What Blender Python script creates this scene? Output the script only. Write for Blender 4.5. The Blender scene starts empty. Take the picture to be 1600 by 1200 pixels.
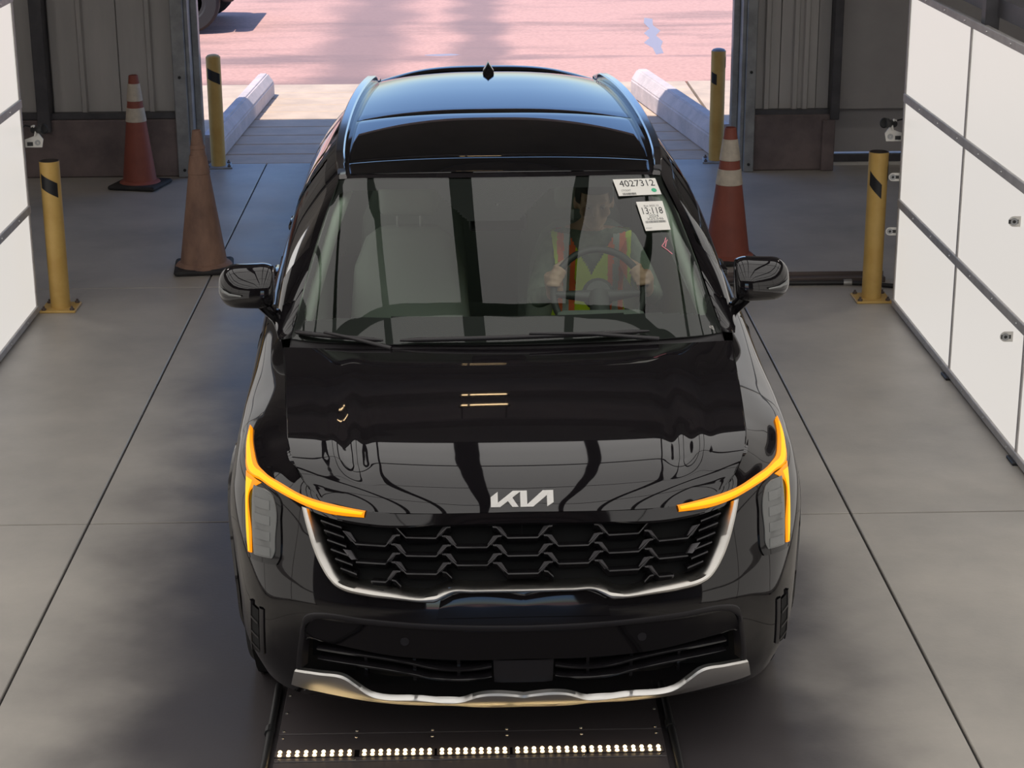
import bpy, bmesh, math, random
import numpy as np
from mathutils import Vector, Matrix, kdtree
random.seed(7)
R = math.radians
scene = bpy.context.scene
COL = scene.collection

# ================================================================ camera, sky, sun, exposure
cam_d = bpy.data.cameras.new('camera'); cam = bpy.data.objects.new('camera', cam_d); COL.objects.link(cam)
cam_d.sensor_width = 36.0; cam_d.lens = 3000.0 / 1600.0 * 36.0
cam_d.clip_start = .05; cam_d.clip_end = 300
_p, _y, _r = R(17.9), R(1.25), R(-.33)
fw = Vector((math.sin(_y)*math.cos(_p), math.cos(_y)*math.cos(_p), -math.sin(_p)))
rt = Vector((math.cos(_y), -math.sin(_y), 0)); up = rt.cross(fw)
rt2 = rt*math.cos(_r) + up*math.sin(_r); up2 = up*math.cos(_r) - rt*math.sin(_r)
M = Matrix((rt2, up2, -fw)).transposed().to_4x4(); M.translation = Vector((-.15, -5.40, 3.05))
cam.matrix_world = M
scene.camera = cam

world = bpy.data.worlds.new('sky'); scene.world = world; world.use_nodes = True
wn = world.node_tree.nodes; wl = world.node_tree.links
bg = wn['Background']; sky = wn.new('ShaderNodeTexSky'); sky.sky_type = 'NISHITA'
sky.sun_disc = False; sky.sun_elevation = R(61.6); sky.sun_rotation = R(213); sky.air_density = 1.2; sky.dust_density = .6; sky.ozone_density = 2.0
tint = wn.new('ShaderNodeMix'); tint.data_type = 'RGBA'; tint.blend_type = 'MULTIPLY'; tint.inputs[0].default_value = 1; tint.inputs[7].default_value = (.79, .91, 1.18, 1)
wl.new(sky.outputs[0], tint.inputs[6]); wl.new(tint.outputs[2], bg.inputs[0]); bg.inputs[1].default_value = .21

sun_d = bpy.data.lights.new('sun', 'SUN'); sun = bpy.data.objects.new('sun', sun_d); COL.objects.link(sun)
sun_d.energy = 5.6; sun_d.angle = R(.53); sun_d.color = (1, .93, .86)
sun.rotation_euler = Vector((.30, .45, -1.0)).to_track_quat('-Z', 'Y').to_euler()

vs = scene.view_settings; vs.view_transform = 'Standard'; vs.look = 'None'; vs.exposure = 0.0; vs.gamma = 1.0; vs.use_curve_mapping = False

# ================================================================ materials
MATS = {}
def nodes(name):
    m = bpy.data.materials.new(name); m.use_nodes = True; MATS[name] = m
    return m, m.node_tree.nodes, m.node_tree.links, m.node_tree.nodes['Principled BSDF']
def pbr(name, col, rough=.5, metal=0, ior=1.5, spec=.5, coat=0):
    m, n, l, b = nodes(name)
    b.inputs['Base Color'].default_value = (*col, 1); b.inputs['Roughness'].default_value = rough
    b.inputs['Metallic'].default_value = metal; b.inputs['IOR'].default_value = ior
    b.inputs['Specular IOR Level'].default_value = spec; b.inputs['Coat Weight'].default_value = coat
    b.inputs['Coat Roughness'].default_value = .02
    return m
def noisy(name, c1, c2, scale=6, rough=(.5, .7), bump=.0, detail=6, metal=0, stretch=(1, 1, 1), spec=.5, lo=.35, hi=.65):
    """two-tone noise colour with matching roughness and fine relief"""
    m, n, l, b = nodes(name)
    tc = n.new('ShaderNodeTexCoord'); mp = n.new('ShaderNodeMapping'); mp.inputs['Scale'].default_value = stretch
    nz = n.new('ShaderNodeTexNoise'); nz.inputs['Scale'].default_value = scale; nz.inputs['Detail'].default_value = detail; nz.inputs['Roughness'].default_value = .6
    cr = n.new('ShaderNodeValToRGB'); cr.color_ramp.elements[0].position = lo; cr.color_ramp.elements[1].position = hi
    cr.color_ramp.elements[0].color = (*c1, 1); cr.color_ramp.elements[1].color = (*c2, 1)
    l.new(tc.outputs['Object'], mp.inputs[0]); l.new(mp.outputs[0], nz.inputs['Vector']); l.new(nz.outputs[0], cr.inputs[0]); l.new(cr.outputs[0], b.inputs['Base Color'])
    mr = n.new('ShaderNodeMapRange'); mr.inputs[3].default_value = rough[0]; mr.inputs[4].default_value = rough[1]
    l.new(nz.outputs[0], mr.inputs[0]); l.new(mr.outputs[0], b.inputs['Roughness'])
    b.inputs['Metallic'].default_value = metal; b.inputs['Specular IOR Level'].default_value = spec
    if bump:
        n2 = n.new('ShaderNodeTexNoise'); n2.inputs['Scale'].default_value = scale*9; n2.inputs['Detail'].default_value = 4
        l.new(mp.outputs[0], n2.inputs['Vector'])
        bp = n.new('ShaderNodeBump'); bp.inputs['Strength'].default_value = bump; bp.inputs['Distance'].default_value = .01
        l.new(n2.outputs[0], bp.inputs['Height']); l.new(bp.outputs[0], b.inputs['Normal'])
    return m
def emit(name, col, strength, base=1.0):
    m, n, l, b = nodes(name)
    b.inputs['Base Color'].default_value = (*[min(1, c)*base for c in col], 1); b.inputs['Roughness'].default_value = .4
    b.inputs['Emission Color'].default_value = (*col, 1); b.inputs['Emission Strength'].default_value = strength
    return m
def glass(name, tint, ior, rough=.0, gain=1.0):
    m = bpy.data.materials.new(name); m.use_nodes = True; MATS[name] = m
    n, l = m.node_tree.nodes, m.node_tree.links; n.remove(n['Principled BSDF'])
    tr = n.new('ShaderNodeBsdfTransparent'); tr.inputs[0].default_value = (*tint, 1)
    gl = n.new('ShaderNodeBsdfGlossy'); gl.inputs['Roughness'].default_value = rough
    fr = n.new('ShaderNodeFresnel'); fr.inputs[0].default_value = ior
    mu = n.new('ShaderNodeMath'); mu.operation = 'MULTIPLY'; mu.use_clamp = True; mu.inputs[1].default_value = gain
    mx = n.new('ShaderNodeMixShader'); l.new(fr.outputs[0], mu.inputs[0]); l.new(mu.outputs[0], mx.inputs[0])
    l.new(tr.outputs[0], mx.inputs[1]); l.new(gl.outputs[0], mx.inputs[2]); l.new(mx.outputs[0], n['Material Output'].inputs[0])
    return m

def concrete_floor():
    m, n, l, b = nodes('floor_concrete')
    ge = n.new('ShaderNodeNewGeometry'); sx = n.new('ShaderNodeSeparateXYZ'); l.new(ge.outputs['Position'], sx.inputs[0])
    nz = n.new('ShaderNodeTexNoise'); nz.inputs['Scale'].default_value = 1.1; nz.inputs['Detail'].default_value = 9; nz.inputs['Roughness'].default_value = .62
    l.new(ge.outputs['Position'], nz.inputs['Vector'])
    cr = n.new('ShaderNodeValToRGB'); e = cr.color_ramp.elements
    e[0].position = .30; e[0].color = (.31, .292, .268, 1); e[1].position = .72; e[1].color = (.49, .455, .405, 1)
    l.new(nz.outputs[0], cr.inputs[0])
    # dark soft-edged lane down the middle of the bay
    def math_(op, a, c, clamp=False):
        k = n.new('ShaderNodeMath'); k.operation = op; k.use_clamp = clamp
        for i, v in enumerate((a, c)):
            if hasattr(v, 'links'): l.new(v, k.inputs[i])
            else: k.inputs[i].default_value = v
        return k.outputs[0]
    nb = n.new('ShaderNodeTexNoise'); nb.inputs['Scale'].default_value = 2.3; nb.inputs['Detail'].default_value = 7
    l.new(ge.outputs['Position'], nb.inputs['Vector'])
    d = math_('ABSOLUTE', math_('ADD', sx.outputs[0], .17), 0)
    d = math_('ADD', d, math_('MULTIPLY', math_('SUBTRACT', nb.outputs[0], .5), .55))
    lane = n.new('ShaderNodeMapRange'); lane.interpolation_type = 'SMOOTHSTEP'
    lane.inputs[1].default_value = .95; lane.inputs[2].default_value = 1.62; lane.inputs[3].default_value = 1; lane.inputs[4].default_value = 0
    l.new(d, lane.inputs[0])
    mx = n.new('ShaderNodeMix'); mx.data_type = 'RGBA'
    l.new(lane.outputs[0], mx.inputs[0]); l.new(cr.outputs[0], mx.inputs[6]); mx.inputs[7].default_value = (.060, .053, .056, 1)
    l.new(mx.outputs[2], b.inputs['Base Color'])
    rr = n.new('ShaderNodeMapRange'); rr.inputs[3].default_value = .34; rr.inputs[4].default_value = .58
    l.new(nb.outputs[0], rr.inputs[0]); l.new(rr.outputs[0], b.inputs['Roughness'])
    nf = n.new('ShaderNodeTexNoise'); nf.inputs['Scale'].default_value = 60; nf.inputs['Detail'].default_value = 5
    l.new(ge.outputs['Position'], nf.inputs['Vector'])
    bp = n.new('ShaderNodeBump'); bp.inputs['Strength'].default_value = .12; bp.inputs['Distance'].default_value = .004
    l.new(nf.outputs[0], bp.inputs['Height']); l.new(bp.outputs[0], b.inputs['Normal'])
    return m
concrete_floor()
pbr('joint_dark', (.03, .028, .028), .9)
def pavement():
    m, n, l, b = nodes('asphalt_pink')
    ge = n.new('ShaderNodeNewGeometry'); mp = n.new('ShaderNodeMapping'); mp.inputs['Scale'].default_value = (.28, 1.15, 1)
    l.new(ge.outputs['Position'], mp.inputs[0])
    nz = n.new('ShaderNodeTexNoise'); nz.inputs['Scale'].default_value = .55; nz.inputs['Detail'].default_value = 8; nz.inputs['Roughness'].default_value = .66
    l.new(mp.outputs[0], nz.inputs['Vector'])
    cr = n.new('ShaderNodeValToRGB'); e = cr.color_ramp.elements
    e[0].position = .36; e[0].color = (.33, .20, .165, 1); e[1].position = .50; e[1].color = (.56, .315, .25, 1)
    l.new(nz.outputs[0], cr.inputs[0])
    nf = n.new('ShaderNodeTexNoise'); nf.inputs['Scale'].default_value = 22; nf.inputs['Detail'].default_value = 4
    l.new(ge.outputs['Position'], nf.inputs['Vector'])
    mx = n.new('ShaderNodeMix'); mx.data_type = 'RGBA'; mx.blend_type = 'MULTIPLY'; mx.inputs[0].default_value = .45
    c2 = n.new('ShaderNodeValToRGB'); c2.color_ramp.elements[0].position = .3; c2.color_ramp.elements[0].color = (.62, .6, .6, 1); c2.color_ramp.elements[1].position = .6
    l.new(nf.outputs[0], c2.inputs[0]); l.new(cr.outputs[0], mx.inputs[6]); l.new(c2.outputs[0], mx.inputs[7]); l.new(mx.outputs[2], b.inputs['Base Color'])
    b.inputs['Roughness'].default_value = .8
    # dark wet drip lanes left by cars leaving the bay, smeared along the drive line
    sx = n.new('ShaderNodeSeparateXYZ'); l.new(ge.outputs['Position'], sx.inputs[0])
    wz = n.new('ShaderNodeTexNoise'); wz.inputs['Scale'].default_value = .9; wz.inputs['Detail'].default_value = 5; l.new(ge.outputs['Position'], wz.inputs['Vector'])
    def mth(op, a, c):
        k = n.new('ShaderNodeMath'); k.operation = op
        for i, v in enumerate((a, c)):
            if hasattr(v, 'links'): l.new(v, k.inputs[i])
            else: k.inputs[i].default_value = v
        return k.outputs[0]
    masks = []
    for cx, w in ((-1.35, .62), (.0, .42)):
        d = mth('ABSOLUTE', mth('SUBTRACT', sx.outputs[0], cx), 0); d = mth('ADD', d, mth('MULTIPLY', mth('SUBTRACT', wz.outputs[0], .5), .9))
        k = n.new('ShaderNodeMapRange'); k.interpolation_type = 'SMOOTHSTEP'; k.inputs[1].default_value = w*.25; k.inputs[2].default_value = w*1.25; k.inputs[3].default_value = .75; k.inputs[4].default_value = 0
        l.new(d, k.inputs[0]); masks.append(k.outputs[0])
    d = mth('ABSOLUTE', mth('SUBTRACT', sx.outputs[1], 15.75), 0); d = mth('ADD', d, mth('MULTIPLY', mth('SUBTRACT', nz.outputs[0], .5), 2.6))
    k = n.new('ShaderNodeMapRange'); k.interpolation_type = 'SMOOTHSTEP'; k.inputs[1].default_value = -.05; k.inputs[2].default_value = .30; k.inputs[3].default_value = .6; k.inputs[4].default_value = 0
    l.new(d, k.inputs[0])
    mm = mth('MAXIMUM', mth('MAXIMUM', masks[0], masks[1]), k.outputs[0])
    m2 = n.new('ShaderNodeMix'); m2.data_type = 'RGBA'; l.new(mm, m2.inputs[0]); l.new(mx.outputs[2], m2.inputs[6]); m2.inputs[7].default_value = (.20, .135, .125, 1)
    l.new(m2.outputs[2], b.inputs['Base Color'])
    return m
pavement()
noisy('apron_concrete', (.46, .35, .26), (.58, .44, .32), 3, (.7, .9), .15)
noisy('kerb_concrete', (.50, .43, .41), (.64, .54, .51), 5, (.7, .9), .3)
noisy('kerb_pink', (.52, .40, .40), (.66, .50, .49), 5, (.7, .9), .3)
noisy('stem_wall', (.13, .105, .105), (.22, .175, .17), 3.5, (.75, .95), .4)
noisy('siding', (.40, .385, .37), (.48, .46, .44), 1.6, (.35, .5), 0, stretch=(3, 3, .4))
noisy('liner_panel', (.38, .365, .365), (.42, .405, .40), 1.2, (.4, .55), 0)
noisy('galvanised', (.24, .245, .25), (.36, .365, .37), 8, (.35, .55), 0, metal=.35)
noisy('wall_paint', (.34, .325, .32), (.40, .385, .375), 1.5, (.6, .8), 0)
noisy('roof_deck', (.42, .40, .40), (.50, .48, .47), 2, (.7, .9), 0)
noisy('purlin_grey', (.30, .285, .29), (.36, .345, .35), 4, (.6, .8), 0)
noisy('steel_dark', (.055, .053, .06), (.09, .087, .095), 6, (.45, .6), 0)
noisy('bollard_yellow', (.54, .33, .085), (.64, .42, .13), 5, (.42, .6), .05)
pbr('bollard_cap', (.045, .035, .03), .7)
pbr('reflector_black', (.012, .012, .014), .45)
noisy('cone_orange', (.23, .062, .042), (.30, .082, .055), 6, (.5, .7), .1)
noisy('cone_faded', (.19, .11, .082), (.34, .20, .14), 7, (.7, .9), .25, stretch=(1, 1, .5))
noisy('cone_white', (.50, .44, .36), (.66, .58, .47), 14, (.5, .7), .05)
noisy('rubber_base', (.018, .017, .018), (.04, .037, .036), 9, (.7, .9), .2)
emit('light_pane', (1.0, .945, .88), .68, .12)
emit('ceiling_pane', (1.0, .965, .93), 1.26, .3)
noisy('frame_alu', (.40, .38, .37), (.52, .495, .48), 10, (.4, .55), 0)
pbr('bracket_white', (.62, .60, .56), .55)
pbr('black_plastic', (.016, .016, .017), .5)
pbr('platform_black', (.075, .064, .066), .45)
pbr('screw_steel', (.55, .55, .55), .3, 1)
emit('led_warm', (1.0, .72, .36), 8.0)
emit('fill_glow', (1.0, .93, .86), 26.0)  # glow of the added fill lamps
emit('led_bar', (1.0, .70, .38), 10.0)
# car
pbr('paint_black', (.0075, .0066, .0078), .025, ior=1.62)
pbr('gloss_black', (.008, .007, .008), .05, ior=1.5)
pbr('trim_black', (.020, .018, .020), .42)
pbr('grille_black', (.012, .011, .0125), .14)
pbr('grille_facet_lit', (.10, .095, .10), .3)  # paler than the cells: light caught by the facets, put into the colour
pbr('well_black', (.004, .004, .004), .9)
pbr('chrome_satin', (.62, .60, .56), .28, 1)
pbr('silver_satin', (.76, .75, .72), .34, 1)
pbr('rail_alu', (.42, .41, .40), .14, 1)
pbr('emblem_white', (.80, .78, .74), .35)
pbr('lamp_shell', (.010, .010, .011), .06)
pbr('lamp_grey', (.16, .165, .16), .12, ior=1.6)
pbr('lamp_module', (.20, .205, .20), .15)
emit('drl_amber', (1.0, .30, .0), 1.1, .1)
emit('drl_core', (1.0, .58, .0), 1.15, .1)
glass('windshield_glass', (.88, .97, .90), 1.52, 0, 1.12)
glass('door_glass', (.88, .94, .90), 1.5)
glass('tint_glass', (.34, .38, .36), 1.5)
pbr('roof_glass', (.003, .003, .0035), .012, ior=1.6)
pbr('frit_black', (.012, .011, .012), .5)
pbr('tyre_rubber', (.016, .016, .016), .75)
pbr('rim_alloy', (.30, .30, .31), .3, .9)
pbr('mirror_glass', (.8, .8, .8), .02, 1)
pbr('interior_dark', (.16, .175, .16), .8)
pbr('interior_grey', (.30, .325, .295), .85)
pbr('headliner', (.60, .66, .58), .9)
pbr('wheel_leather', (.05, .052, .05), .5)
pbr('paper', (.82, .80, .74), .6)
pbr('ink', (.02, .02, .022), .6)
pbr('ink_grey', (.16, .16, .16), .6)
pbr('dot_green', (.05, .46, .24), .5)
pbr('crayon_pink', (.75, .28, .33), .6)
noisy('jacket', (.17, .21, .17), (.24, .28, .22), 20, (.8, .95), .1)
noisy('trousers', (.03, .035, .05), (.05, .055, .07), 20, (.8, .95), .1)
noisy('skin', (.50, .30, .21), (.58, .37, .27), 12, (.5, .6), 0)
pbr('hair_dark', (.025, .02, .017), .6)
pbr('vest_lime', (.62, .78, .03), .6)
pbr('vest_orange', (.95, .19, .07), .6)
pbr('vest_silver', (.42, .45, .43), .4)
pbr('eye_white', (.30, .22, .18), .4)
pbr('suv_paint', (.16, .16, .17), .2, .5, coat=.5)
pbr('puddle_water', (.30, .22, .23), .28, ior=1.4)
pbr('hose_black', (.02, .018, .018), .5)
pbr('angle_iron', (.15, .12, .11), .5, .5)

# ================================================================ mesh helpers
def tag(o, label=None, cat=None, group=None, kind=None):
    if label: o['label'] = label
    if cat: o['category'] = cat
    if group: o['group'] = group
    if kind: o['kind'] = kind
    return o
def empty(name, loc=(0, 0, 0), rz=0):
    o = bpy.data.objects.new(name, None); COL.objects.link(o); o.location = loc; o.rotation_euler = (0, 0, rz); o.empty_display_size = .1
    return o
def mesh_obj(name, verts, faces, mat, parent=None, smooth=False, loc=None, mats=None, fmat=None, sharp=None):
    me = bpy.data.meshes.new(name); me.from_pydata([tuple(map(float, v)) for v in verts], [], [tuple(map(int, f)) for f in faces]); me.update()
    for mm in (mats or [mat]): me.materials.append(MATS[mm])
    if fmat is not None: me.polygons.foreach_set('material_index', np.asarray(fmat, dtype=np.int32))
    if smooth:
        me.polygons.foreach_set('use_smooth', [True]*len(me.polygons))
        if sharp is not None: me.set_sharp_from_angle(angle=R(sharp))
    o = bpy.data.objects.new(name, me); COL.objects.link(o)
    if parent is not None: o.parent = parent
    if loc is not None: o.location = loc
    return o
def bm_obj(name, bm, mat, parent=None, smooth=False, sharp=None, mats=None):
    me = bpy.data.meshes.new(name); bm.to_mesh(me); bm.free()
    for mm in (mats or [mat]): me.materials.append(MATS[mm])
    if smooth:
        me.polygons.foreach_set('use_smooth', [True]*len(me.polygons))
        if sharp is not None: me.set_sharp_from_angle(angle=R(sharp))
    o = bpy.data.objects.new(name, me); COL.objects.link(o)
    if parent is not None: o.parent = parent
    return o
def add_box(bm, x0, x1, y0, y1, z0, z1, bevel=0, seg=1):
    r = bmesh.ops.create_cube(bm, size=1); vs_ = r['verts']
    for v in vs_:
        v.co = Vector(((x0+x1)/2+v.co.x*(x1-x0), (y0+y1)/2+v.co.y*(y1-y0), (z0+z1)/2+v.co.z*(z1-z0)))
    if bevel:
        es = list({e for v in vs_ for e in v.link_edges})
        bmesh.ops.bevel(bm, geom=es, offset=bevel, segments=seg, profile=.5, affect='EDGES')
def box(name, x0, x1, y0, y1, z0, z1, mat, parent=None, bevel=0, seg=1):
    bm = bmesh.new(); add_box(bm, x0, x1, y0, y1, z0, z1, bevel, seg); return bm_obj(name, bm, mat, parent)
def lathe(name, prof, mat, parent=None, n=24, loc=None, axis='z', smooth=True, sharp=35, mats=None, seg_mat=None, close=True):
    V, Fc, FM = [], [], []
    for i in range(n):
        a = 2*math.pi*i/n; c, s = math.cos(a), math.sin(a)
        for (r, h) in prof:
            V.append((r*c, r*s, h) if axis == 'z' else ((h, r*c, r*s)))
    m = len(prof)
    for i in range(n):
        j = (i+1) % n
        for k in range(m-1):
            Fc.append((i*m+k, j*m+k, j*m+k+1, i*m+k+1)); FM.append(seg_mat[k] if seg_mat else 0)
    me_o = mesh_obj(name, V, Fc, mat, parent, smooth, loc, mats, FM if seg_mat else None, None)
    bm = bmesh.new(); bm.from_mesh(me_o.data); bmesh.ops.remove_doubles(bm, verts=bm.verts, dist=1e-5); bmesh.ops.recalc_face_normals(bm, faces=bm.faces); bm.to_mesh(me_o.data); bm.free()
    if sharp: me_o.data.set_sharp_from_angle(angle=R(sharp))
    return me_o
def tube_geo(path, r, n=8, cap=True):
    P = [Vector(p) for p in path]; V, Fc = [], []
    rr = r if hasattr(r, '__len__') else [r]*len(P)
    prev = None
    for i, p in enumerate(P):
        t = (P[min(i+1, len(P)-1)]-P[max(i-1, 0)]).normalized()
        if prev is None:
            a = Vector((0, 0, 1)) if abs(t.z) < .9 else Vector((1, 0, 0)); u = t.cross(a).normalized()
        else: u = (prev - t*prev.dot(t)).normalized()
        prev = u; w = t.cross(u)
        for k in range(n):
            an = 2*math.pi*k/n; V.append(p+u*math.cos(an)*rr[i]+w*math.sin(an)*rr[i])
    for i in range(len(P)-1):
        for k in range(n):
            Fc.append((i*n+k, i*n+(k+1) % n, (i+1)*n+(k+1) % n, (i+1)*n+k))
    if cap:
        Fc.append(tuple(range(n-1, -1, -1))); Fc.append(tuple(range((len(P)-1)*n, len(P)*n)))
    return V, Fc
def tube(name, path, r, mat, parent=None, n=8):
    V, Fc = tube_geo(path, r, n); return mesh_obj(name, V, Fc, mat, parent, True, sharp=50)
def copy_tree(o, parent=None):
    c = o.copy(); COL.objects.link(c); c.parent = parent
    for ch in list(o.children): copy_tree(ch, c)
    return c

# ================================================================ the bay: floor, walls, ceiling, outside ground
YB = 9.42                       # door wall, inner face
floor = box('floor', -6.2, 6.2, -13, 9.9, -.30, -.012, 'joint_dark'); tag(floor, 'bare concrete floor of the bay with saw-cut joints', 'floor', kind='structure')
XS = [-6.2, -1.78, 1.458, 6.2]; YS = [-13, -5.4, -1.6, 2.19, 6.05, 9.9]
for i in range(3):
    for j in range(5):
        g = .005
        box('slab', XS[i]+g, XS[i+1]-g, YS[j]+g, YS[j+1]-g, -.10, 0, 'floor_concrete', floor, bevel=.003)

apron = box('apron', -2.3, 2.05, 9.9, 13.95, -.30, -.03, 'joint_dark'); tag(apron, 'grooved concrete apron outside the open doorway', 'apron', kind='structure')
gy = [9.91, 10.30, 10.74, 11.15, 11.56, 11.95, 12.33, 12.71, 13.07, 13.42, 13.94]
for a, b_ in zip(gy[:-1], gy[1:]):
    box('plank', -2.29, 2.04, a+.012, b_-.012, -.12, -.004, 'apron_concrete', apron, bevel=.010)
walk_l = box('walk_left', -9, -2.31, 9.9, 13.93, -.30, -.004, 'apron_concrete'); tag(walk_l, 'pale concrete walk outside left of the apron', 'walkway', kind='structure')
walk_r = box('walk_right', 2.06, 9, 9.9, 13.93, -.30, -.004, 'apron_concrete'); tag(walk_r, 'pale concrete walk outside right of the apron', 'walkway', kind='structure')
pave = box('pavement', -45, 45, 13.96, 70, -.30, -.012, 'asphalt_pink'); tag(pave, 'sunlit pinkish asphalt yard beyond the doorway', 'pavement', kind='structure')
pave2 = box('pavement_front', -45, 45, -70, -13.02, -.30, -.012, 'asphalt_pink'); tag(pave2, 'asphalt yard at the exit end', 'pavement', kind='structure')

# door wall: stem wall, siding sheets with ribs, girt, jambs, header
def ribbed(name, x0, x1, z0, z1, y, parent, ribs):
    """one siding sheet (a stepped profile, thin metal) facing -y"""
    pr = [(x0, 0)]
    for xr in ribs:
        if x0+.01 < xr-.03 and xr+.03 < x1-.005: pr += [(xr-.028, 0), (xr-.016, -.028), (xr+.016, -.028), (xr+.028, 0)]
    pr.append((x1, 0)); V = []
    for (x, d) in pr:
        for z in (z0, z1): V += [(x, y+d, z), (x, y+d+.004, z)]
    Fc = []
    for i in range(len(pr)-1):
        a = i*4; b2 = a+4
        Fc += [(a, b2, b2+2, a+2), (a+1, a+3, b2+3, b2+1), (a, a+1, b2+1, b2), (a+2, b2+2, b2+3, a+3)]
    Fc += [(0, 2, 3, 1), (len(V)-4, len(V)-3, len(V)-1, len(V)-2)]
    return mesh_obj(name, V, Fc, 'siding', parent)
wall = box('wall_back', -6.3, -2.30, YB+.12, YB+.24, .46, 5.0, 'wall_paint'); tag(wall, 'ribbed metal siding wall around the open doorway', 'wall', kind='structure')
box('wall_infill', 2.0, 6.3, YB+.12, YB+.24, .46, 5.0, 'wall_paint', wall)
box('wall_header', -2.30, 2.0, YB+.02, YB+.24, 3.60, 5.0, 'wall_paint', wall)
box('stem_wall', -6.3, -2.40, YB-.02, YB+.24, 0, .45, 'stem_wall', wall, bevel=.012)
box('stem_wall', 2.05, 2.70, YB-.02, YB+.24, 0, .44, 'stem_wall', wall, bevel=.012)
for k, (a, b_) in enumerate([(-6.3, -5.2), (-5.2, -4.1), (-4.1, -3.47), (-3.36, -2.84), (-2.84, -2.40)]):
    ribbed('siding_sheet', a+.003, b_-.003, .50, 5.0, YB+.08-.004*(k % 2), wall, [a+.12+j*.29 for j in range(5)] if k < 3 else [a+.24, a+.52])
for k, (a, b_) in enumerate([(2.05, 2.27), (2.27, 2.56), (2.56, 2.66)]):
    ribbed('siding_sheet', a+.003, b_-.003, .47, 5.0, YB+.08-.004*(k % 2), wall, [a+.12, a+.2])
box('girt', -6.3, -2.41, YB+.0, YB+.075, .455, .50, 'steel_dark', wall)
box('girt', 2.06, 2.66, YB+.0, YB+.075, .44, .475, 'steel_dark', wall)
box('post', -3.47, -3.37, YB-.06, YB+.10, .36, 5.0, 'steel_dark', wall, bevel=.006)
box('post', 2.66, 2.73, YB-.04, YB+.12, .40, 5.0, 'steel_dark', wall, bevel=.006)
box('post', 2.60, 2.70, YB-.05, YB+.02, .0, .40, 'stem_wall', wall, bevel=.006)
box('door_leaf', 2.74, 6.3, YB+.22, YB+.26, .10, 5.0, 'liner_panel', wall)
box('door_rail', 2.74, 6.3, YB+.20, YB+.24, .0, .085, 'steel_dark', wall, bevel=.006)
box('door_strip', 2.74, 6.3, YB+.17, YB+.20, .0, .022, 'bracket_white', wall)
# steel channel jambs
def jamb(name, xa, xb, xin, label):
    o = box(name, xa, xb, YB-.06, YB+.05, 0, 3.65, 'galvanised', bevel=.006); tag(o, label, 'door jamb', kind='structure')
    s = 1 if xin > xa else -1
    box('channel_lip', min(xin, xin-s*.03), max(xin, xin-s*.03), YB-.02, YB+.20, 0, 3.65, 'galvanised', o, bevel=.004)
    box('track', min(xin, xin+s*.05), max(xin, xin+s*.05), YB+.14, YB+.24, .0, 3.65, 'galvanised', o, bevel=.004)
    for z in (.06, .78, 1.5, 2.2):
        lathe('bolt', [(0, 0), (.012, 0), (.012, .010), (0, .012)], 'black_plastic', o, 8, ((xa+xb)/2, YB-.06, z)).rotation_euler = (R(90), 0, 0)
jamb('trim_1', -2.41, -2.31, -2.28, 'grey steel door jamb left of the open doorway')
jamb('trim_2', 1.99, 2.07, 1.96, 'grey steel door jamb right of the open doorway')
wl_ = box('wall_left', -6.4, -6.2, -13, 9.7, 0, 5.0, 'wall_paint'); tag(wl_, 'plain grey side wall behind the left light panels', 'wall', kind='structure')
wr_ = box('wall_right', 6.2, 6.4, -13, 9.7, 0, 5.0, 'wall_paint'); tag(wr_, 'plain grey side wall behind the right light panels', 'wall', kind='structure')
for k in range(16):   # siding sheets on the side wall seen over the right light panels
    pass
wf = box('wall_front', -6.4, -2.4, -13.2, -13, 0, 5.0, 'wall_paint'); tag(wf, 'end wall with the exit doorway', 'wall', kind='structure')
box('wall_infill', 2.1, 6.4, -13.2, -13, 0, 5.0, 'wall_paint', wf); box('wall_header', -2.4, 2.1, -13.2, -13, 3.3, 5.0, 'wall_paint', wf)
ceil = box('ceiling', -6.6, 6.6, -13.3, 9.66, 4.95, 5.1, 'roof_deck'); tag(ceil, 'dark metal roof deck with purlins over the bay', 'ceiling', kind='structure')
for k in range(15):
    y = -12 + k*1.5
    box('purlin', -6.2, 6.2, y-.035, y+.035, 4.72, 4.95, 'purlin_grey', ceil)

# kerbs outside
def kerb(name, x0, y0, x1, y1, w, h, mat, label):
    d = Vector((x1-x0, y1-y0, 0)).normalized(); nrm = Vector((d.y, -d.x, 0)); V = []
    sec = [(-w/2, 0), (w/2, 0), (w/2, h*.62), (w/2-.06, h), (-w/2+.06, h), (-w/2, h*.62)]
    for (px, py) in ((x0, y0), (x1, y1)):
        for (s, z) in sec: V.append((px+nrm.x*s, py+nrm.y*s, z))
    Fc = [(i, (i+1) % 6, 6+(i+1) % 6, 6+i) for i in range(6)] + [tuple(range(5, -1, -1)), tuple(range(6, 12))]
    o = mesh_obj(name, [Vector(v)-Vector((x0, y0, 0)) for v in V], Fc, mat, loc=(x0, y0, -.004))
    bm = bmesh.new(); bm.from_mesh(o.data); bmesh.ops.recalc_face_normals(bm, faces=bm.faces); bmesh.ops.bevel(bm, geom=list(bm.edges), offset=.012, segments=2, affect='EDGES'); bm.to_mesh(o.data); bm.free()
    tag(o, label, 'kerb', 'concrete kerbs flanking the apron')
kerb('concrete_kerb', -2.26, 9.98, -2.13, 13.25, .20, .22, 'kerb_concrete', 'long pale concrete kerb behind the far left yellow bollard')
kerb('concrete_kerb', 1.93, 10.02, 1.52, 13.05, .22, .26, 'kerb_concrete', 'long pale concrete kerb behind the far right yellow bollard')

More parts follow.
